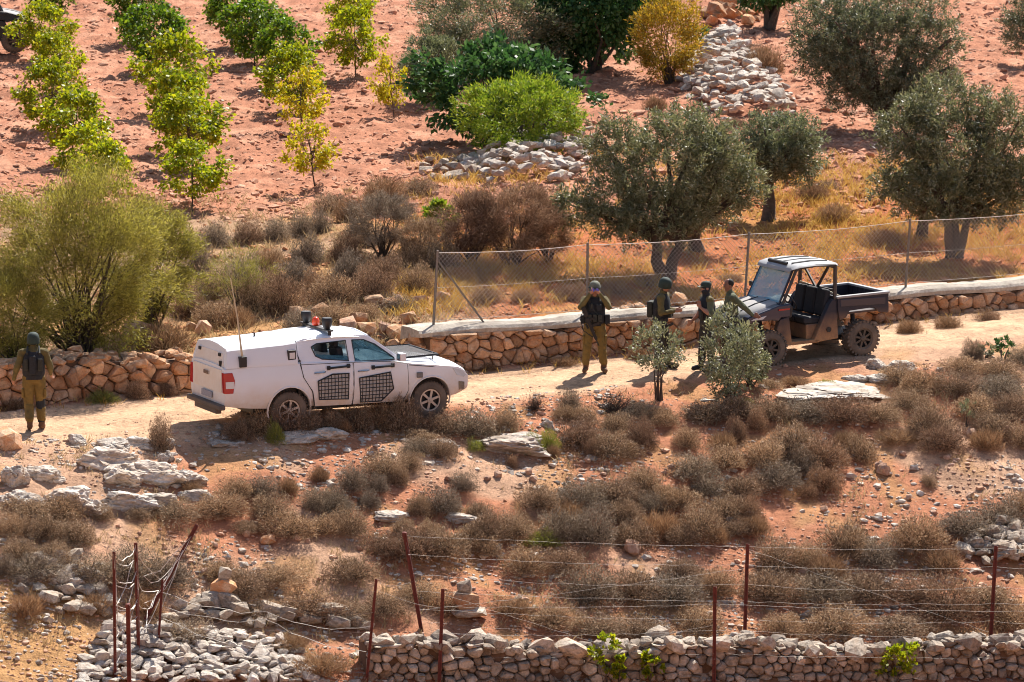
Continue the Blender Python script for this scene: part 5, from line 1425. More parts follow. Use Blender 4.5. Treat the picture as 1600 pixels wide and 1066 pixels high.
    B().obox((.012, 0, 1.12), (.012,0,0), (0,.13,0), (0,0,.035)).build('handle', M_CHROME, tg)
    for sg in (-1, 1):
        tl_ = B().prism([(.02,.80),(.02,1.20),(.20,1.20),(.24,1.05),(.20,.80)], lambda x, z: sg*(ys(x, z)-.10), lambda x, z: sg*(ys(x, z)+.012)).build('tail_light', M_RED, root, bevel=.01)
        B().prism([(.05,.90),(.05,1.03),(.215,1.03),(.21,.90)], lambda x, z: sg*(ys(x, z)+.005), lambda x, z: sg*(ys(x, z)+.018)).build('clear_lens', M_CLEAR, tl_)
        B().obox((1.45, sg*.80, 1.46), (.085,0,0), (0,.05,0), (0,0,.10)).build('side_light_box', M_BLACKP, root, bevel=.012)
        B().obox((1.45, sg*.855, 1.455), (.055,0,0), (0,.006,0), (0,0,.06)).build('lamp_lens', M_CLEAR, root)
    B().box(-.07, .06, -.85, .85, .47, .57).box(-.03, .10, -.55, .55, .36, .48).build('rear_bumper', M_DARKTRIM, root, bevel=.025)
    B().obox((.012, 0, .70), (.006,0,0), (0,.26,0), (0,0,.06)).build('licence_plate', M_PLATE, root)
    # antenna with its box on the near canopy side
    ab = B().obox((.42, -.815, 1.40), (.075,0,0), (0,.07,0), (0,0,.105)).build('antenna_base', M_BLACKP, root, bevel=.012)
    B().tube([(.42,-.83,1.50),(.40,-.83,1.62),(.33,-.82,2.25),(.20,-.80,3.05)], [.024,.020,.015,.009], 6).build('antenna', M_TAN, root, smooth=True)
    # roof bar with loudspeakers and beacon
    B().box(2.28, 2.40, -.68, .68, 1.845, 1.875).obox((2.34,-.62,1.80), (.03,0,0), (0,.02,0), (0,0,.06)).obox((2.34,.62,1.80), (.03,0,0), (0,.02,0), (0,0,.06)).build('roof_bar', M_BLACKP, root)
    for y in (-.50, .52):
        B().lathe([(.06,1.88),(.075,1.92),(.10,1.97),(.105,2.08),(.09,2.10)], (2.34, y, 0), 'z', 16).build('loudspeaker', M_BLACKP, root, smooth=True)
    B().lathe([(.06,1.88),(.075,1.90),(.075,1.98),(.055,2.03),(.02,2.05)], (2.34, .05, 0), 'z', 16).build('beacon', M_AMBER, root, smooth=True)
    return root
pc = hit(460, 680)
pyaw = rad(26)
fw = Vector((math.cos(pyaw), math.sin(pyaw), 0)); rt = Vector((math.sin(pyaw), -math.cos(pyaw), 0))
ploc = pc - fw*1.38 - rt*.88; ploc.z = .0
pk = pickup(ploc, pyaw, 'white pickup truck with canopy, loudspeakers and red beacon on the dirt track')

pk.scale = (.95, .95, .94)
pk.location.z = float(np.mean([hgt(*(ploc + fw*a + rt*b).xy) for a in (1.38, 4.38) for b in (-.8, .8)])) - .01

# ---------------------------------------------------------------- side-by-side utility buggy
def buggy(loc, rotz, label):
    root = empty('utility_vehicle', loc, rotz, label, 'utility vehicle')
    Y = .70
    for x in (.55, 2.60):
        for sg in (-1, 1): wheel(root, x, sg*.66, .345, .345, .26, 8, M_TYRE, M_RIMDARK, True, .58, sg)
    # frame and underside
    B().box(.2, 2.9, -.45, .45, .32, .42).tube([(2.6,-.6,.36),(2.6,.6,.36)], .035, 6).tube([(.55,-.6,.36),(.55,.6,.36)], .05, 6).build('chassis', M_BLACKP, root)
    for x in (.55, 2.6):
        for sg in (-1, 1): B().tube([(x+.08, sg*.55, .36), (x, sg*.36, .86)], .045, 7).build('shock_absorber', M_BLACKP, root, smooth=True)
    # cargo bed: near and far sides, tailgate, front wall, floor, wheel arches
    for sg in (-1, 1):
        s_ = B().prism([(-.02,.82),(-.03,1.20),(1.10,1.23),(1.10,.98),(1.06,.76),(.92,.80),(.84,.93),(.30,.95),(.16,.83)], sg*.70, sg*.76).build('bed_side', M_UPLAS, root, bevel=.015)
        B().box(-.05, 1.12, *sorted((sg*.68, sg*.78)), 1.20, 1.245).build('rail', M_UROOF, s_, bevel=.012)
        B().prism([(.05,1.0),(.05,1.14),(1.05,1.18),(1.05,1.03)], sg*.755, sg*.775).build('side_panel', M_NAVY, s_, bevel=.01)
    tgt = B().box(-.06, 0, -.72, .72, .80, 1.22).build('tailgate', M_UPLAS, root, bevel=.015)
    B().box(-.07, .02, -.74, .74, 1.20, 1.245).build('rail', M_UROOF, tgt, bevel=.01)
    for i in range(14): B().box(0.0, .012, -.66+i*.098, -.63+i*.098, .88, 1.19).build('rib', M_UPLAS, tgt)
    B().box(1.06, 1.12, -.72, .72, .80, 1.24).build('bed_front', M_UPLAS, root, bevel=.012)
    B().box(0, 1.1, -.70, .70, .86, .90).build('bed_floor', M_UPLAS, root)
    B().tube([(.3,.1,.95),(.9,-.3,1.28),(1.25,-.42,1.42)], .022, 6).build('tool_handle', M_TAN, root)
    # side panels below the seats: rear quarter, sill, front fender
    for sg in (-1, 1):
        B().prism([(1.08,.40),(1.12,1.16),(1.20,1.20),(1.28,1.10),(1.62,.42),(1.60,.36)], sg*.60, sg*.735).build('rear_quarter', M_UPLAS, root, bevel=.02)
        B().lathe([(.05, sg*.735), (.05, sg*.76)], (1.30, 0, .60), 'y', 14).build('fuel_cap', M_BLACKP, root)
        B().prism([(1.5,.36),(1.5,.43),(2.25,.43),(2.25,.36)], sg*.42, sg*.735).build('sill', M_UPLAS, root, bevel=.015)
        B().prism([(2.10,.38),(2.16,.95),(2.36,.90),(2.44,.70),(2.30,.45),(2.22,.38)], sg*.60, sg*.73).build('front_panel', M_UPLAS, root, bevel=.02)
        B().prism([(2.14,.93),(2.12,1.20),(2.40,1.18),(3.02,1.00),(3.06,.84),(2.86,.90),(2.50,.90),(2.40,.86),(2.34,.93)], lambda x, z: sg*(.50 - .10*max(0, x-2.6)), lambda x, z: sg*(.745 - .14*max(0, x-2.6))).build('fender', M_NAVY, root, bevel=.03)
        B().prism([(2.66,1.005),(2.92,.965),(2.98,.93),(2.74,.94)], lambda x, z: sg*(.5), lambda x, z: sg*(.755-.14*max(0, x-2.6))).build('headlight', M_CLEAR, root)
        B().box(2.16, 2.40, *sorted((sg*.74, sg*.752)), 1.08, 1.11).build('side_badge', M_RED, root)
    # seats, floor
    B().box(1.20, 2.30, -.66, .66, .36, .41).build('floor', M_BLACKP, root)
    B().box(1.25, 1.72, -.60, .60, .42, .72).build('seat_box', M_UPLAS, root, bevel=.02)
    for y in (-.40, .0, .40):
        s_ = B().obox((1.52, y, .78), (.24,0,.02), (0,.185,0), (0,0,.07)).build('seat', M_SEATD, root, bevel=.04)
        B().obox((1.24, y, 1.10), (.06,0,.015), (0,.185,0), (-.05,0,.27)).build('backrest', M_SEATD, s_, bevel=.05)
    # dashboard, steering wheel
    B().prism([(2.05,.90),(2.02,1.12),(2.16,1.20),(2.34,1.16),(2.34,.85)], -.66, .66).build('dashboard', M_BLACKP, root, bevel=.03)
    ring = [(1.92+.09*math.sin(a), .36+.17*math.cos(a), 1.17+.15*math.sin(a)) for a in [i*2*math.pi/16 for i in range(17)]]
    B().tube(ring, .016, 5).tube([(1.92,.36,1.17),(2.1,.36,1.05)], .025, 5).build('steering_wheel', M_BLACKP, root, smooth=True)
    # hood
    b_ = B(); vs_ = []
    for x, z, hw in ((2.20,1.22,.60),(2.34,1.22,.58),(2.62,1.16,.52),(2.88,1.07,.46),(3.00,1.00,.42),(3.04,.92,.40)):
        vs_ += [(x,-hw,z-.06),(x,-hw*.86,z),(x,-hw*.35,z+.005),(x,0,z+.025),(x,hw*.35,z+.005),(x,hw*.86,z),(x,hw,z-.06)]
    n = 7; fs_ = [(i*n+j, i*n+j+1, (i+1)*n+j+1, (i+1)*n+j) for i in range(5) for j in range(n-1)]
    fs_ += [list(range(n)), [5*n+j for j in range(n-1, -1, -1)], [i*n for i in range(6)] + [i*n+n-1 for i in range(5, -1, -1)]]
    hood = b_.add(vs_, fs_).build('hood', M_UHOOD, root, smooth=True)
    for y in (-.22, .22): B().tube([(2.3,y,1.235),(2.62,y*.95,1.175),(2.92,y*.9,1.065)], .012, 4).build('hood_groove', M_BLACKP, hood)
    # nose: grille with lamps and bumper
    B().prism([(2.95,.62),(3.02,.95),(3.07,.93),(3.10,.70),(3.06,.60)], -.44, .44).build('grille', M_BLACKP, root, bevel=.02)
    for r_ in range(2):
        for i in range(6): B().box(3.07, 3.10, -.32+i*.11, -.25+i*.11, .78+r_*.09, .82+r_*.09).build('grille_slot', M_MESHG, root)
    B().tube([(2.9,-.46,.55),(3.12,-.40,.60),(3.14,0,.60),(3.12,.40,.60),(2.9,.46,.55)], .035, 7).tube([(3.13,-.25,.60),(3.10,-.25,.80)], .02, 6).tube([(3.13,.25,.60),(3.10,.25,.80)], .02, 6).build('bumper', M_BLACKP, root, smooth=True)
    # roll cage
    for sg in (-1, 1):
        B().tube([(2.28,sg*.66,1.16),(1.95,sg*.64,1.82),(1.86,sg*.63,1.87)], .030, 7).build('cage_post', M_CAGE, root, smooth=True)
        B().tube([(1.12,sg*.67,1.10),(1.10,sg*.66,1.55),(1.08,sg*.64,1.84)], .038, 7).build('cage_post', M_CAGE, root, smooth=True)
        B().tube([(1.90,sg*.635,1.86),(1.5,sg*.64,1.89),(1.08,sg*.64,1.85)], .030, 7).build('cage_rail', M_CAGE, root, smooth=True)
    B().tube([(1.09,-.64,1.82),(1.09,.64,1.82)], .03, 7).tube([(1.92,-.63,1.84),(1.92,.63,1.84)], .03, 7).tube([(1.10,-.6,1.35),(1.10,.6,1.35)], .025, 6).tube([(1.09,-.62,1.80),(1.12,.1,1.22)], .03, 6).tube([(1.09,.4,1.80),(1.12,-.1,1.22)], .03, 6).build('cage_crossbar', M_CAGE, root, smooth=True)
    # roof
    b_ = B(); vs_ = []
    for x, z, hw in ((1.00,1.875,.62),(1.06,1.905,.66),(1.5,1.935,.68),(1.86,1.925,.68),(2.04,1.89,.65),(2.08,1.85,.60)):
        vs_ += [(x,-hw,z-.045),(x,-hw*.93,z),(x,-hw*.4,z+.012),(x,0,z+.02),(x,hw*.4,z+.012),(x,hw*.93,z),(x,hw,z-.045)]
    rf = b_.add(vs_, fs_).build('roof', M_UROOF, root, smooth=True)
    for y in (-.30, .06, .40): B().tube([(1.12,y,1.925),(1.5,y,1.955),(1.9,y,1.94)], .016, 4).build('roof_groove', M_BLACKP, rf)
    B().obox((2.00, .05, 1.945), (.022,0,-.01), (0,.36,0), (0,0,.026)).build('light_bar', M_BLACKP, rf, bevel=.01)
    # windscreen in its frame, mirror
    q = [Vector(v) for v in ((2.30,-.60,1.20),(2.30,.60,1.20),(1.98,.58,1.84),(1.98,-.58,1.84))]
    b_ = B(); b_.add(q + [v + Vector((.012,0,.006)) for v in q], [(0,1,2,3),(7,6,5,4),(0,4,5,1),(1,5,6,2),(2,6,7,3),(3,7,4,0)])
    ws = b_.build('windscreen', M_GLASSL, root)
    B().tube(q+q[:1], .026, 6).build('windscreen_frame', M_NAVY, ws)
    B().obox((2.12,-.76,1.42), (.02,0,0), (0,.07,0), (0,0,.05)).tube([(2.14,-.66,1.40),(2.12,-.74,1.42)], .012, 5).build('mirror', M_BLACKP, root)
    B().obox((1.90,0,1.76), (.012,0,0), (0,.12,0), (0,0,.03)).build('mirror', M_BLACKP, root, bevel=.008)
    return root
byaw = rad(180+28)
bf_, bl_ = Vector((math.cos(byaw), math.sin(byaw), 0)), Vector((-math.sin(byaw), math.cos(byaw), 0))
bc = hit(1349, 556)
bloc = bc - bf_*.55 - bl_*.72; bloc.z = float(hgt(bloc.x, bloc.y)) - .01
ub = buggy(bloc, byaw, 'dusty dark blue open utility vehicle with cargo bed beside the stone wall')
ub.rotation_euler = (0, rad(1.5), byaw); ub.scale = (1.05, 1, 1)
far = copy_tree(ub)
far['label'] = 'dark utility vehicle cut by the top left photo edge among orchard saplings'
fp = hit(-8, 84); far.location = (fp.x - 2.2, fp.y, fp.z + .02); far.rotation_euler = (0, 0, rad(8))
for ch in far.children_recursive:
    if ch.type == 'MESH' and ch.name.split('.')[0] not in ('tyre', 'rim', 'headlight', 'rail', 'hood'): ch.material_slots[0].link = 'OBJECT'; ch.material_slots[0].material = M_BLACKP

# ---------------------------------------------------------------- people
M_SKIN = mat_plain('skin', (.40,.19,.115), .55, var=.12, scale=12)
M_SKIND = mat_plain('tanned_skin', (.26,.115,.07), .55, var=.12, scale=12)
M_OLIVEU = mat_plain('olive_uniform', (.135,.105,.035), .9, var=.35, scale=9, bump=.4)
M_OLIVEP = mat_plain('khaki_olive_trousers', (.185,.120,.030), .9, var=.3, scale=9, bump=.4)
M_VEST = mat_plain('dark_tactical_fabric', (.018,.020,.024), .85, var=.4, scale=20, bump=.5)
M_POUCH = mat_plain('dark_olive_pouch', (.035,.036,.028), .85, var=.4, scale=20)
M_BOOT = mat_plain('brown_suede_boot', (.16,.080,.040), .9, var=.3, scale=18)
M_HELM = mat_plain('dark_green_helmet_cover', (.022,.042,.034), .8, var=.35, scale=14, bump=.4)
M_HELMG = mat_plain('grey_green_helmet_cover', (.15,.155,.115), .85, var=.35, scale=14, bump=.4)
M_HAIR = mat_plain('black_hair', (.016,.012,.010), .8, var=.3, scale=30)
M_GREENS = mat_plain('green_grey_shirt', (.115,.125,.070), .9, var=.25, scale=9, bump=.4)
M_DARKTR = mat_plain('dark_trousers', (.045,.042,.036), .9, var=.3)
M_BLUEL = NT('blue_coated_lens'); M_BLUEL.base((.03,.07,.50)); M_BLUEL.set(.08, .2, .8, .5); M_BLUEL = M_BLUEL.m
M_EYE = mat_plain('dark_eye', (.02,.015,.012), .3, var=.1)
M_GUN = mat_plain('black_gunmetal', (.014,.014,.016), .45, .3, var=.2)

def sd_caps(P, a, b, ra, rb):
    a = np.array(a); b = np.array(b); d = b-a
    h = np.clip(((P-a) @ d)/max(d @ d, 1e-9), 0, 1)
    return np.linalg.norm(P - a - h[:, None]*d, axis=1) - (ra + (rb-ra)*h)
def capsule(b_, a, b, ra, rb, n=12):
    a = Vector(a); b = Vector(b); d = (b-a).normalized()
    pts, rs = [], []
    for k in (-.98, -.85, -.5): pts.append(a + d*ra*k); rs.append(ra*math.sqrt(1-k*k))
    pts += [a, b]; rs += [ra, rb]
    for k in (.5, .85, .98): pts.append(b + d*rb*k); rs.append(rb*math.sqrt(1-k*k))
    b_.tube(pts, rs, n)

class Figure:
    def __init__(s, loc, face, label, group=None):
        s.root = empty('person', loc, 0, label, 'person', group); s.pr = []; s.mats = []
        s.f = Vector((math.cos(face), math.sin(face), 0)); s.r = Vector((s.f.y, -s.f.x, 0)); s.face = face
    def m(s, mat):
        if mat not in s.mats: s.mats.append(mat)
        return s.mats.index(mat)
    def L(s, r, f, z): return s.r*r + s.f*f + Vector((0, 0, z))          # right, forward, up
    def cap(s, a, b, ra, rb, mat): s.pr.append(('c', Vector(a), Vector(b), ra, rb, s.m(mat)))
    def ell(s, c, rr, mat, yaw=None): s.pr.append(('e', Vector(c), rr, s.face if yaw is None else yaw, s.m(mat)))  # radii: (side, forward, up)
    def leg(s, hip, knee, ankle, toe, tmat, bmat, t=1.0):
        s.cap(hip, knee, .105*t, .082*t, tmat); s.cap(knee + Vector((0,0,-.04)), ankle + Vector((0, 0, .10)), .080*t, .072*t, tmat)
        s.cap(ankle + Vector((0, 0, .09)), ankle, .060, .056, bmat); s.cap(ankle - Vector((0, 0, .03)), toe, .056, .048, bmat)
    def arm(s, sh, el, wr, smat, bare=False, hand=None, skin=None, curl=.6, thumb=None):
        skin = skin or M_SKIN
        s.cap(sh, el, .074, .062, smat); s.cap(el, wr, .060, .037 if not bare else .030, smat if not bare else skin)
        d = (hand or (wr-el)).normalized(); t = (thumb or Vector((0, 0, 1))); t = (t - d*t.dot(d)).normalized(); nrm = d.cross(t)
        pc_ = wr + d*.055; s.cap(wr, pc_, .030, .036, skin)
        for i, (o_, l_) in enumerate(((.028,.070),(.010,.080),(-.009,.074),(-.027,.056))):
            k0 = pc_ + t*o_ + d*.02; k1 = k0 + (d*(1-curl*.4) + nrm*curl*.5).normalized()*l_*.55; k2 = k1 + (d*(1-curl) + nrm*curl).normalized()*l_*.5
            s.cap(k0, k1, .0105, .0095, skin); s.cap(k1, k2, .0095, .008, skin)
        s.cap(wr + d*.02 + t*.02, wr + d*.05 + t*.055, .013, .0105, skin); s.cap(wr + d*.05 + t*.055, wr + d*.085 + t*.055 + nrm*.015, .0105, .009, skin)
    def head(s, c, yaw=None, tilt=0., skin=None, hair=None, beard=None):
        skin = skin or M_SKIN; y = s.face if yaw is None else yaw
        f = Vector((math.cos(y), math.sin(y), 0))*math.cos(tilt) + Vector((0, 0, -math.sin(tilt))); r = Vector((math.sin(y), -math.cos(y), 0)); u = r.cross(f)
        s.hd = (c, f, r, u)
        s.ell(c + u*.02, (.076, .096, .105), hair or skin, y); s.ell(c + f*.018 - u*.015, (.067, .080, .098), skin, y)
        s.ell(c + f*.035 - u*.085, (.048, .052, .042), beard or skin, y)
        s.cap(c + f*.092 + u*.01, c + f*.108 - u*.022, .010, .014, skin)
        for k in (-1, 1): s.ell(c + r*k*.076 - u*.008, (.010, .022, .030), skin, y)
        s.cap(c - u*.09 - f*.01, c - u*.19 - f*.025, .054, .062, skin)
        for k in (-1, 1):
            B().sphere(c + f*.093 + r*k*.031 + u*.014, (.011, .011, .008), 8, 6).build('eye', M_EYE, s.root)
        B().tube([c + f*.094 - r*.022 - u*.052, c + f*.102 - u*.050, c + f*.094 + r*.022 - u*.052], .005, 5).build('mouth', M_SKIND, s.root)
    def torso(s, pel, chest, neck, mat, pmat, sh, w=1.0):
        s.cap(pel + s.r*.075, pel - s.r*.075, .125*w, .125*w, pmat)
        s.ell((pel+chest)/2, (.165*w, .118*w, .22), mat); s.ell(chest, (.185*w, .125*w, .20), mat)
        s.cap(sh[0], sh[1], .080, .080, mat); s.cap((sh[0]+sh[1])/2, neck, .110, .066, mat)
    def finish(s, voxel=.0105):
        b_ = B()
        for p in s.pr:
            if p[0] == 'c': capsule(b_, p[1], p[2], p[3], p[4])
            else:
                _, c, (rx, ry, rz), yaw, _m = p
                t_ = B(); t_.sphere((0, 0, 0), 1, 16, 10)
                r = Vector((math.sin(yaw), -math.cos(yaw), 0)); f = Vector((math.cos(yaw), math.sin(yaw), 0))
                b_.add([c + r*v[0]*rx + f*v[1]*ry + Vector((0, 0, v[2]*rz)) for v in t_.v], t_.f)
        me = b_.mesh('body', s.mats[0]); o = link('body', me, s.root)
        rm = o.modifiers.new('r', 'REMESH'); rm.mode = 'VOXEL'; rm.voxel_size = voxel
        sm = o.modifiers.new('s', 'SMOOTH'); sm.factor = .5; sm.iterations = 2
        bpy.context.view_layer.update()
        me2 = bpy.data.meshes.new_from_object(o.evaluated_get(bpy.context.evaluated_depsgraph_get()))
        o.modifiers.clear(); o.data = me2; me2.materials.clear()
        for mt in s.mats: me2.materials.append(mt)
        n = len(me2.polygons); C_ = np.zeros(n*3, np.float32); me2.polygons.foreach_get('center', C_); C_ = C_.reshape(-1, 3)
        nv = len(me2.vertices); X = np.zeros(nv*3, np.float32); N_ = np.zeros(nv*3, np.float32); me2.vertices.foreach_get('co', X); me2.vertex_normals.foreach_get('vector', N_)
        X = X.reshape(-1, 3); N_ = N_.reshape(-1, 3); ang = np.arctan2(X[:, 1], X[:, 0])
        wr_ = fbm(X[:, 0]*9+X[:, 1]*9+3, X[:, 2]*13, 3, 8) - .5 + .5*(fbm((X[:, 0]-X[:, 1])*14, X[:, 2]*22+X[:, 0]*14, 2, 19)-.5)
        X = X + N_*(wr_*.024*(X[:, 2] < 1.5))[:, None]; me2.vertices.foreach_set('co', X.astype(np.float32).ravel())
        best = np.full(n, 9.); mi = np.zeros(n, np.int32)
        for p in s.pr:
            if p[0] == 'c': d = sd_caps(C_, p[1], p[2], p[3], p[4]); q = p[5]
            else:
                _, c, (rx, ry, rz), yaw, q = p
                X = C_ - np.array(c); r = np.array((math.sin(yaw), -math.cos(yaw), 0)); f = np.array((math.cos(yaw), math.sin(yaw), 0))
                k = np.sqrt(((X @ r)/rx)**2 + ((X @ f)/ry)**2 + (X[:, 2]/rz)**2); d = (k-1)*min(rx, ry, rz)
            w_ = d < best; best[w_] = d[w_]; mi[w_] = q
        me2.polygons.foreach_set('material_index', mi); me2.polygons.foreach_set('use_smooth', np.ones(n, bool)); me2.update()
        return o
    def ringed(s, name, rings, mat, parent=None, n=20, c=Vector((0, 0, 0)), sq=.8):
        """tube of ellipse sections: (z, half side, half depth, forward offset)"""
        b_ = B(); vs_ = []
        for z, a, d_, fo in rings:
            for j in range(n):
                t_ = 2*math.pi*j/n; cs, sn = math.cos(t_), math.sin(t_)
                vs_.append(c + s.r*(math.copysign(abs(cs)**sq, cs)*a) + s.f*(math.copysign(abs(sn)**sq, sn)*d_ + fo) + Vector((0, 0, z)))
        m_ = len(rings); fs_ = [(i*n+j, i*n+(j+1) % n, (i+1)*n+(j+1) % n, (i+1)*n+j) for i in range(m_-1) for j in range(n)] + [list(range(n)), [(m_-1)*n+j for j in range(n)]]
        return b_.add(vs_, fs_).build(name, mat, parent or s.root, smooth=True)
    def block(s, name, c, hr_, hf_, hz_, mat, parent=None, bevel=.012):
        return B().obox(c, s.r*hr_, s.f*hf_, Vector((0, 0, hz_))).build(name, mat, parent or s.root, bevel=bevel)
    def helmet(s, mat, band=None):
        c, f, r, u = s.hd
        b_ = B(); vs_ = []; n = 22; prof = [(1.0, -.035), (1.03, -.01), (1.03, .03), (.96, .075), (.78, .115), (.48, .140), (.12, .150)]
        for k, h in prof:
            for j in range(n):
                t_ = 2*math.pi*j/n
                dz = -.035*max(0, abs(math.cos(t_)) - .35) if h < .02 else 0
                dz += -.03*max(0, -math.sin(t_)) if h < .02 else 0
                vs_.append(c + r*(math.cos(t_)*.112*k) + f*(math.sin(t_)*.132*k - .006) + u*(h + .03 + dz))
        fs_ = [(i*n+j, i*n+(j+1) % n, (i+1)*n+(j+1) % n, (i+1)*n+j) for i in range(len(prof)-1) for j in range(n)] + [[(len(prof)-1)*n+j for j in range(n)]]
        h = b_.add(vs_, fs_).build('helmet', mat, s.root, smooth=True)
        sm = h.modifiers.new('s', 'SOLIDIFY'); sm.thickness = .012
        if band: B().tube([c + r*(math.cos(t_)*.118) + f*(math.sin(t_)*.138 - .006) + u*.05 for t_ in [i*2*math.pi/20 for i in range(21)]], .012, 5).build('helmet_band', band, h)
        for k in (-1, 1): B().tube([c + r*k*.10 + u*.0, c + r*k*.075 - u*.07 + f*.02, c + f*.06 - u*.115], .007, 4).build('chin_strap', M_VEST, h)
        return h
def rifle(label, p, axis, side, scale=1.0):
    """assault rifle, muzzle along axis"""
    root = empty('rifle', p, 0, label, 'rifle'); a = axis.normalized(); s_ = (side - a*side.dot(a)).normalized(); n_ = a.cross(s_)
    Q = lambda x, y, z: a*x + s_*y + n_*z
    B().obox(Q(0,0,0), a*.13, s_*.022, n_*.035).build('receiver', M_GUN, root, bevel=.006)
    B().tube([Q(.12,0,.01), Q(.46,0,.01)], .010, 7).build('barrel', M_GUN, root, smooth=True)
    B().obox(Q(.22,0,.005), a*.11, s_*.024, n_*.028).build('handguard', M_GUN, root, bevel=.006)
    B().obox(Q(-.26,0,-.015), a*.10, s_*.016, n_*.045).tube([Q(-.12,0,.005), Q(-.2,0,.005)], .014, 6).build('stock', M_GUN, root, bevel=.006)
    B().obox(Q(.05,0,-.10), (a*.9+n_*.25)*.028, s_*.013, n_*.075).build('magazine', M_GUN, root)
    B().obox(Q(-.08,0,-.07), a*.02, s_*.014, n_*.045).build('grip', M_GUN, root)
    B().tube([Q(-.04,0,.065), Q(.06,0,.065)], .020, 8).build('sight', M_GUN, root, smooth=True)
    B().tube([Q(-.30,.02,0), Q(-.2,.05,.12), Q(.05,.05,.16), Q(.25,.03,.05)], .009, 4).build('sling', M_VEST, root)
    return root
V3 = Vector
# 1: soldier with binoculars, facing the camera
p = hit(929, 582); F1 = Figure(p, -math.pi/2, 'soldier in khaki standing on the track looking through binoculars', 'soldiers in uniform')
L = F1.L
sh = [L(.19, 0, 1.43), L(-.19, 0, 1.43)]
F1.torso(L(0, 0, .96), L(0, .01, 1.27), L(0, 0, 1.53), M_OLIVEU, M_OLIVEP, sh)
for k in (-1, 1):
    F1.leg(L(k*.10, 0, .93), L(k*.15, .03, .50), L(k*.175, .0, .10), L(k*.205, .14, .045), M_OLIVEP, M_BOOT, 1.08)
    F1.arm(sh[0] if k > 0 else sh[1], L(k*.275, .17, 1.31), L(k*.095, .21, 1.575), M_OLIVEU, hand=L(-k*.45, .1, .55), curl=.9, thumb=L(-k*.3, -.9, .2))
F1.head(L(0, .02, 1.63))
F1.finish(); F1.helmet(M_HELMG, M_VEST)
v = F1.ringed('vest', [(.98,.195,.150,.01),(1.02,.205,.165,.01),(1.2,.205,.175,.01),(1.38,.195,.160,.01),(1.44,.15,.12,.01),(1.49,.12,.085,0)], M_VEST)
for x in (-.10, 0, .10): F1.block('pouch', L(x, .20, 1.10), .042, .035, .075, M_POUCH, v)
for x in (-.08, .06): F1.block('pouch', L(x, .185, 1.30), .05, .025, .06, M_VEST, v)
F1.block('radio_pouch', L(.06, .20, 1.34), .02, .03, .05, M_POUCH, v)
F1.block('side_pouch', L(-.245, .06, 1.06), .05, .06, .09, M_VEST, v); F1.block('side_pouch', L(.235, .03, 1.05), .04, .06, .08, M_VEST, v)
for k in (-1, 1): F1.block('cargo_pocket', L(k*.215, .03, .66), .022, .07, .085, M_OLIVEP, F1.root, .015)
for k in (-1, 1): B().tube([L(k*.09, -.10, 1.46), L(k*.10, .03, 1.53), L(k*.10, .15, 1.42)], .020, 5).build('shoulder_strap', M_POUCH, v)
B().tube([L(.16, .10, 1.45), L(.04, .20, 1.28), L(-.10, .21, 1.12)], .011, 4).build('sling', M_POUCH, v)
F1.ringed('belt', [(.93,.165,.145,0),(.99,.17,.15,0)], M_VEST)
bn = empty('binoculars', p + L(0, .17, 1.655), 0, 'black binoculars with blue lenses held to a soldier\'s eyes', 'binoculars')
for k in (-1, 1):
    b0 = B().tube([L(k*.034, -.05, 0), L(k*.036, .0, 0), L(k*.040, .02, 0), L(k*.042, .07, 0)], [.020, .026, .036, .040], 10).build('barrel', M_GUN, bn, smooth=True)
    B().tube([L(k*.042, .071, 0), L(k*.042, .078, 0)], .036, 10).build('lens', M_BLUEL, b0)
B().obox(L(0, .01, .004), F1.r*.03, F1.f*.03, V3((0, 0, .012))).build('bridge', M_GUN, bn)
rifle('black rifle hanging at the hip of the soldier with binoculars', p + L(.10, .24, .98), L(-.42, .0, -.92), L(0, 1, 0))
# 2: soldier walking away at the left
p = hit(54, 672); F2 = Figure(p, math.pi/2 + .10, 'helmeted soldier walking away along the track seen from behind', 'soldiers in uniform')
L = F2.L; sh = [L(.20, 0, 1.42), L(-.20, 0, 1.42)]
F2.torso(L(0, 0, .95), L(0, .02, 1.26), L(0, .03, 1.52), M_OLIVEU, M_OLIVEP, sh)
F2.leg(L(.10, 0, .93), L(.115, .06, .50), L(.13, .02, .10), L(.15, .17, .045), M_OLIVEP, M_BOOT, 1.1)
F2.leg(L(-.10, 0, .93), L(-.10, .02, .50), L(-.085, -.16, .13), L(-.09, -.04, .045), M_OLIVEP, M_BOOT, 1.1)
F2.arm(sh[0], L(.30, .0, 1.15), L(.31, .18, 1.0), M_OLIVEU, hand=L(.1, .6, -.6), curl=.7)
F2.arm(sh[1], L(-.30, -.05, 1.17), L(-.36, .06, .93), M_OLIVEU, hand=L(-.15, .3, -.9), curl=.6)
F2.head(L(0, .05, 1.615), hair=M_HAIR); F2.finish(); F2.helmet(M_HELM)
v = F2.ringed('vest', [(1.0,.19,.15,.01),(1.04,.205,.165,.01),(1.2,.205,.175,.0),(1.36,.195,.160,.01),(1.44,.16,.12,.01),(1.48,.12,.085,.02)], M_VEST)
F2.block('back_pouch', L(-.02, -.20, 1.22), .055, .035, .17, M_VEST, v); F2.block('back_panel', L(.12, -.17, 1.22), .045, .02, .11, M_POUCH, v); F2.block('back_panel', L(-.14, -.17, 1.22), .04, .02, .11, M_POUCH, v)
for k in (-1, 1): F2.block('cargo_pocket', L(k*.205, .0, .68), .022, .07, .085, M_OLIVEP, F2.root, .015)
for k in (-1, 1): B().tube([L(k*.10, .12, 1.45), L(k*.10, .02, 1.53), L(k*.11, -.14, 1.42)], .022, 5).build('shoulder_strap', M_POUCH, v)
F2.ringed('belt', [(.94,.175,.15,0),(1.02,.18,.155,0)], M_VEST)
F2.ringed('knee_pad', [(.36,.075,.085,0),(.45,.085,.09,.0),(.56,.085,.09,0)], M_VEST, c=L(.115, .055, 0))
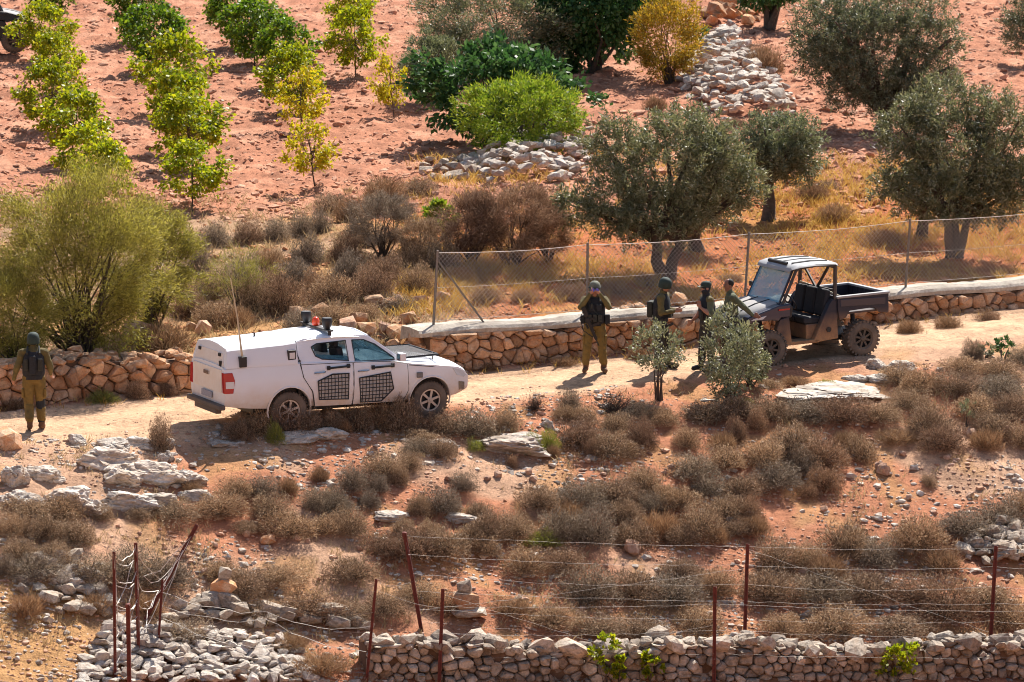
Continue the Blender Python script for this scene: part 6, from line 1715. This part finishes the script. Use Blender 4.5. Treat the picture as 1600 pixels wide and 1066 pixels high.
F2.ringed('dark_leg_sleeve', [(.14,.062,.07,0),(.26,.07,.078,.01),(.35,.072,.08,.02)], M_VEST, c=L(.125, .03, 0))  # dark sleeve around the lower right leg, above the boot
# 3: helmeted soldier with phone, facing right
p = hit(1033, 579); F3 = Figure(p, -.25, 'helmeted bearded soldier looking down at a phone in his hands', 'soldiers in uniform')
L = F3.L; sh = [L(.18, .02, 1.42), L(-.18, .05, 1.42)]
F3.torso(L(0, -.03, .95), L(0, .0, 1.26), L(0, .03, 1.53), M_OLIVEU, M_DARKTR, sh)
F3.leg(L(.10, -.03, .92), L(.12, .0, .50), L(.13, -.05, .10), L(.13, .12, .045), M_DARKTR, M_VEST, 1.05)
F3.leg(L(-.10, -.03, .92), L(-.13, .08, .50), L(-.14, .10, .10), L(-.15, .27, .045), M_DARKTR, M_VEST, 1.05)
F3.arm(sh[0], L(.25, .05, 1.14), L(.09, .28, 1.16), M_OLIVEU, hand=L(-.25, .75, .12), curl=.5, thumb=V3((0, 0, 1)))
F3.arm(sh[1], L(-.25, .08, 1.14), L(-.07, .30, 1.16), M_OLIVEU, hand=L(.25, .75, .12), curl=.5, thumb=V3((0, 0, 1)))
F3.head(L(0, .07, 1.635), -.75, .30, beard=M_HAIR); F3.finish(); F3.helmet(M_HELM)
v = F3.ringed('vest', [(1.02,.19,.15,0),(1.06,.2,.16,0),(1.2,.2,.165,0),(1.36,.19,.155,.01),(1.44,.15,.12,.02),(1.49,.12,.085,.03)], M_VEST)
F3.block('back_pack', L(0, -.21, 1.18), .13, .06, .16, M_POUCH, v, .03)
for x in (-.08, .06): F3.block('pouch', L(x, .18, 1.10), .045, .035, .07, M_POUCH, v)
F3.ringed('belt', [(.94,.17,.15,-.02),(1.0,.175,.15,-.02)], M_VEST)
ph = empty('mobile_phone', p + L(0, .41, 1.21), 0, 'dark mobile phone held by the helmeted bearded soldier', 'phone')
B().obox((0, 0, 0), F3.r*.037, (F3.f*.9 + V3((0, 0, .4)))*.075, (V3((0, 0, 1)) - F3.f*.45)*.005).build('phone_body', M_GUN, ph, bevel=.003)
rifle('rifle slung at the side of the helmeted bearded soldier', p + L(.19, .10, .90), L(.0, .45, -.9), L(1, 0, 0))
# 4: masked person in a cap, facing left
p = hit(1104, 581); F4 = Figure(p, math.pi + .30, 'person in dark face mask and cap beside the grey-green bush', 'people by the buggy')
L = F4.L; sh = [L(.18, 0, 1.41), L(-.18, 0, 1.41)]
F4.torso(L(0, 0, .95), L(0, .01, 1.25), L(0, .0, 1.52), M_OLIVEU, M_DARKTR, sh)
for k in (-1, 1): F4.leg(L(k*.10, 0, .92), L(k*.12, .04*k, .50), L(k*.13, .06*k, .10), L(k*.14, .06*k+.16, .045), M_DARKTR, M_VEST, 1.05)
F4.arm(sh[1], L(-.27, .02, 1.16), L(-.16, .19, 1.28), M_GREENS, True, L(.3, .2, .8), curl=.6, thumb=L(0, 1, 0))
F4.arm(sh[0], L(.25, .04, 1.14), L(.22, .22, .98), M_GREENS, True, L(0, .6, -.7), curl=.5)
F4.head(L(0, .02, 1.635), hair=M_VEST, beard=M_VEST); F4.finish()
c, f, r, u = F4.hd
mk = B(); mk.sphere(c - u*.055 + f*.012, (.084, .090, .072), 14, 9); mk.tube([c - u*.09, c - u*.17 - f*.01], [.072, .085], 12); mk.build('face_mask', M_VEST, F4.root, smooth=True)
cp = B(); vs_ = []
for k, h in ((1.0, .035), (1.02, .07), (.9, .11), (.6, .135), (.15, .145)):
    vs_ += [c + r*(math.cos(t_)*.086*k) + f*(math.sin(t_)*.108*k) + u*h for t_ in [i*2*math.pi/18 for i in range(18)]]
cp.add(vs_, [(i*18+j, i*18+(j+1) % 18, (i+1)*18+(j+1) % 18, (i+1)*18+j) for i in range(4) for j in range(18)] + [[4*18+j for j in range(18)], list(range(18))])
cpo = cp.build('cap', M_HELM, F4.root, smooth=True)
B().add([c + r*-.07 + f*.08 + u*.045, c + r*.07 + f*.08 + u*.045, c + r*.055 + f*.17 + u*.03, c - r*.055 + f*.17 + u*.03] + [c + r*-.07 + f*.08 + u*.053, c + r*.07 + f*.08 + u*.053, c + r*.055 + f*.17 + u*.038, c - r*.055 + f*.17 + u*.038], [(0,1,2,3),(7,6,5,4),(0,4,5,1),(1,5,6,2),(2,6,7,3),(3,7,4,0)]).build('brim', M_HELMG, cpo)
v = F4.ringed('vest', [(1.02,.185,.145,0),(1.2,.195,.16,0),(1.36,.185,.150,.01),(1.44,.14,.11,.01),(1.48,.11,.08,.0)], M_VEST)
F4.block('pouch', L(-.12, .16, 1.12), .05, .03, .08, M_POUCH, v)
# 5: bare-headed man in a green shirt leaning on the hood, facing left
p = hit(1141, 574); F5 = Figure(p, math.pi + .12, 'dark-haired man in green long-sleeved shirt leaning on the buggy hood', 'people by the buggy')
L = F5.L; sh = [L(.19, 0, 1.39), L(-.19, -.02, 1.40)]
F5.torso(L(0, -.06, .95), L(0, -.02, 1.24), L(0, .02, 1.50), M_GREENS, M_DARKTR, sh, 1.02)
for k in (-1, 1): F5.leg(L(k*.10, -.06, .92), L(k*.12, -.02, .50), L(k*.13, -.06, .10), L(k*.14, .10, .045), M_DARKTR, M_BOOT, 1.05)
F5.arm(sh[1], L(-.25, -.22, 1.22), L(-.24, -.40, 1.06), M_GREENS, hand=L(0, -.8, -.25), curl=.3, skin=M_SKIND)
F5.arm(sh[0], L(.25, .06, 1.12), L(.19, .24, 1.0), M_GREENS, hand=L(-.2, .7, -.3), curl=.5, skin=M_SKIND)
F5.head(L(0, .04, 1.63), math.pi + .45, skin=M_SKIND); F5.finish()
c, f, r, u = F5.hd
hb_ = B().sphere(c + u*.036 - f*.022, (.083, .094, .090), 16, 10)
hb_.v = [v_ for v_ in hb_.v]; hb_.build('hair', M_HAIR, F5.root, smooth=True)
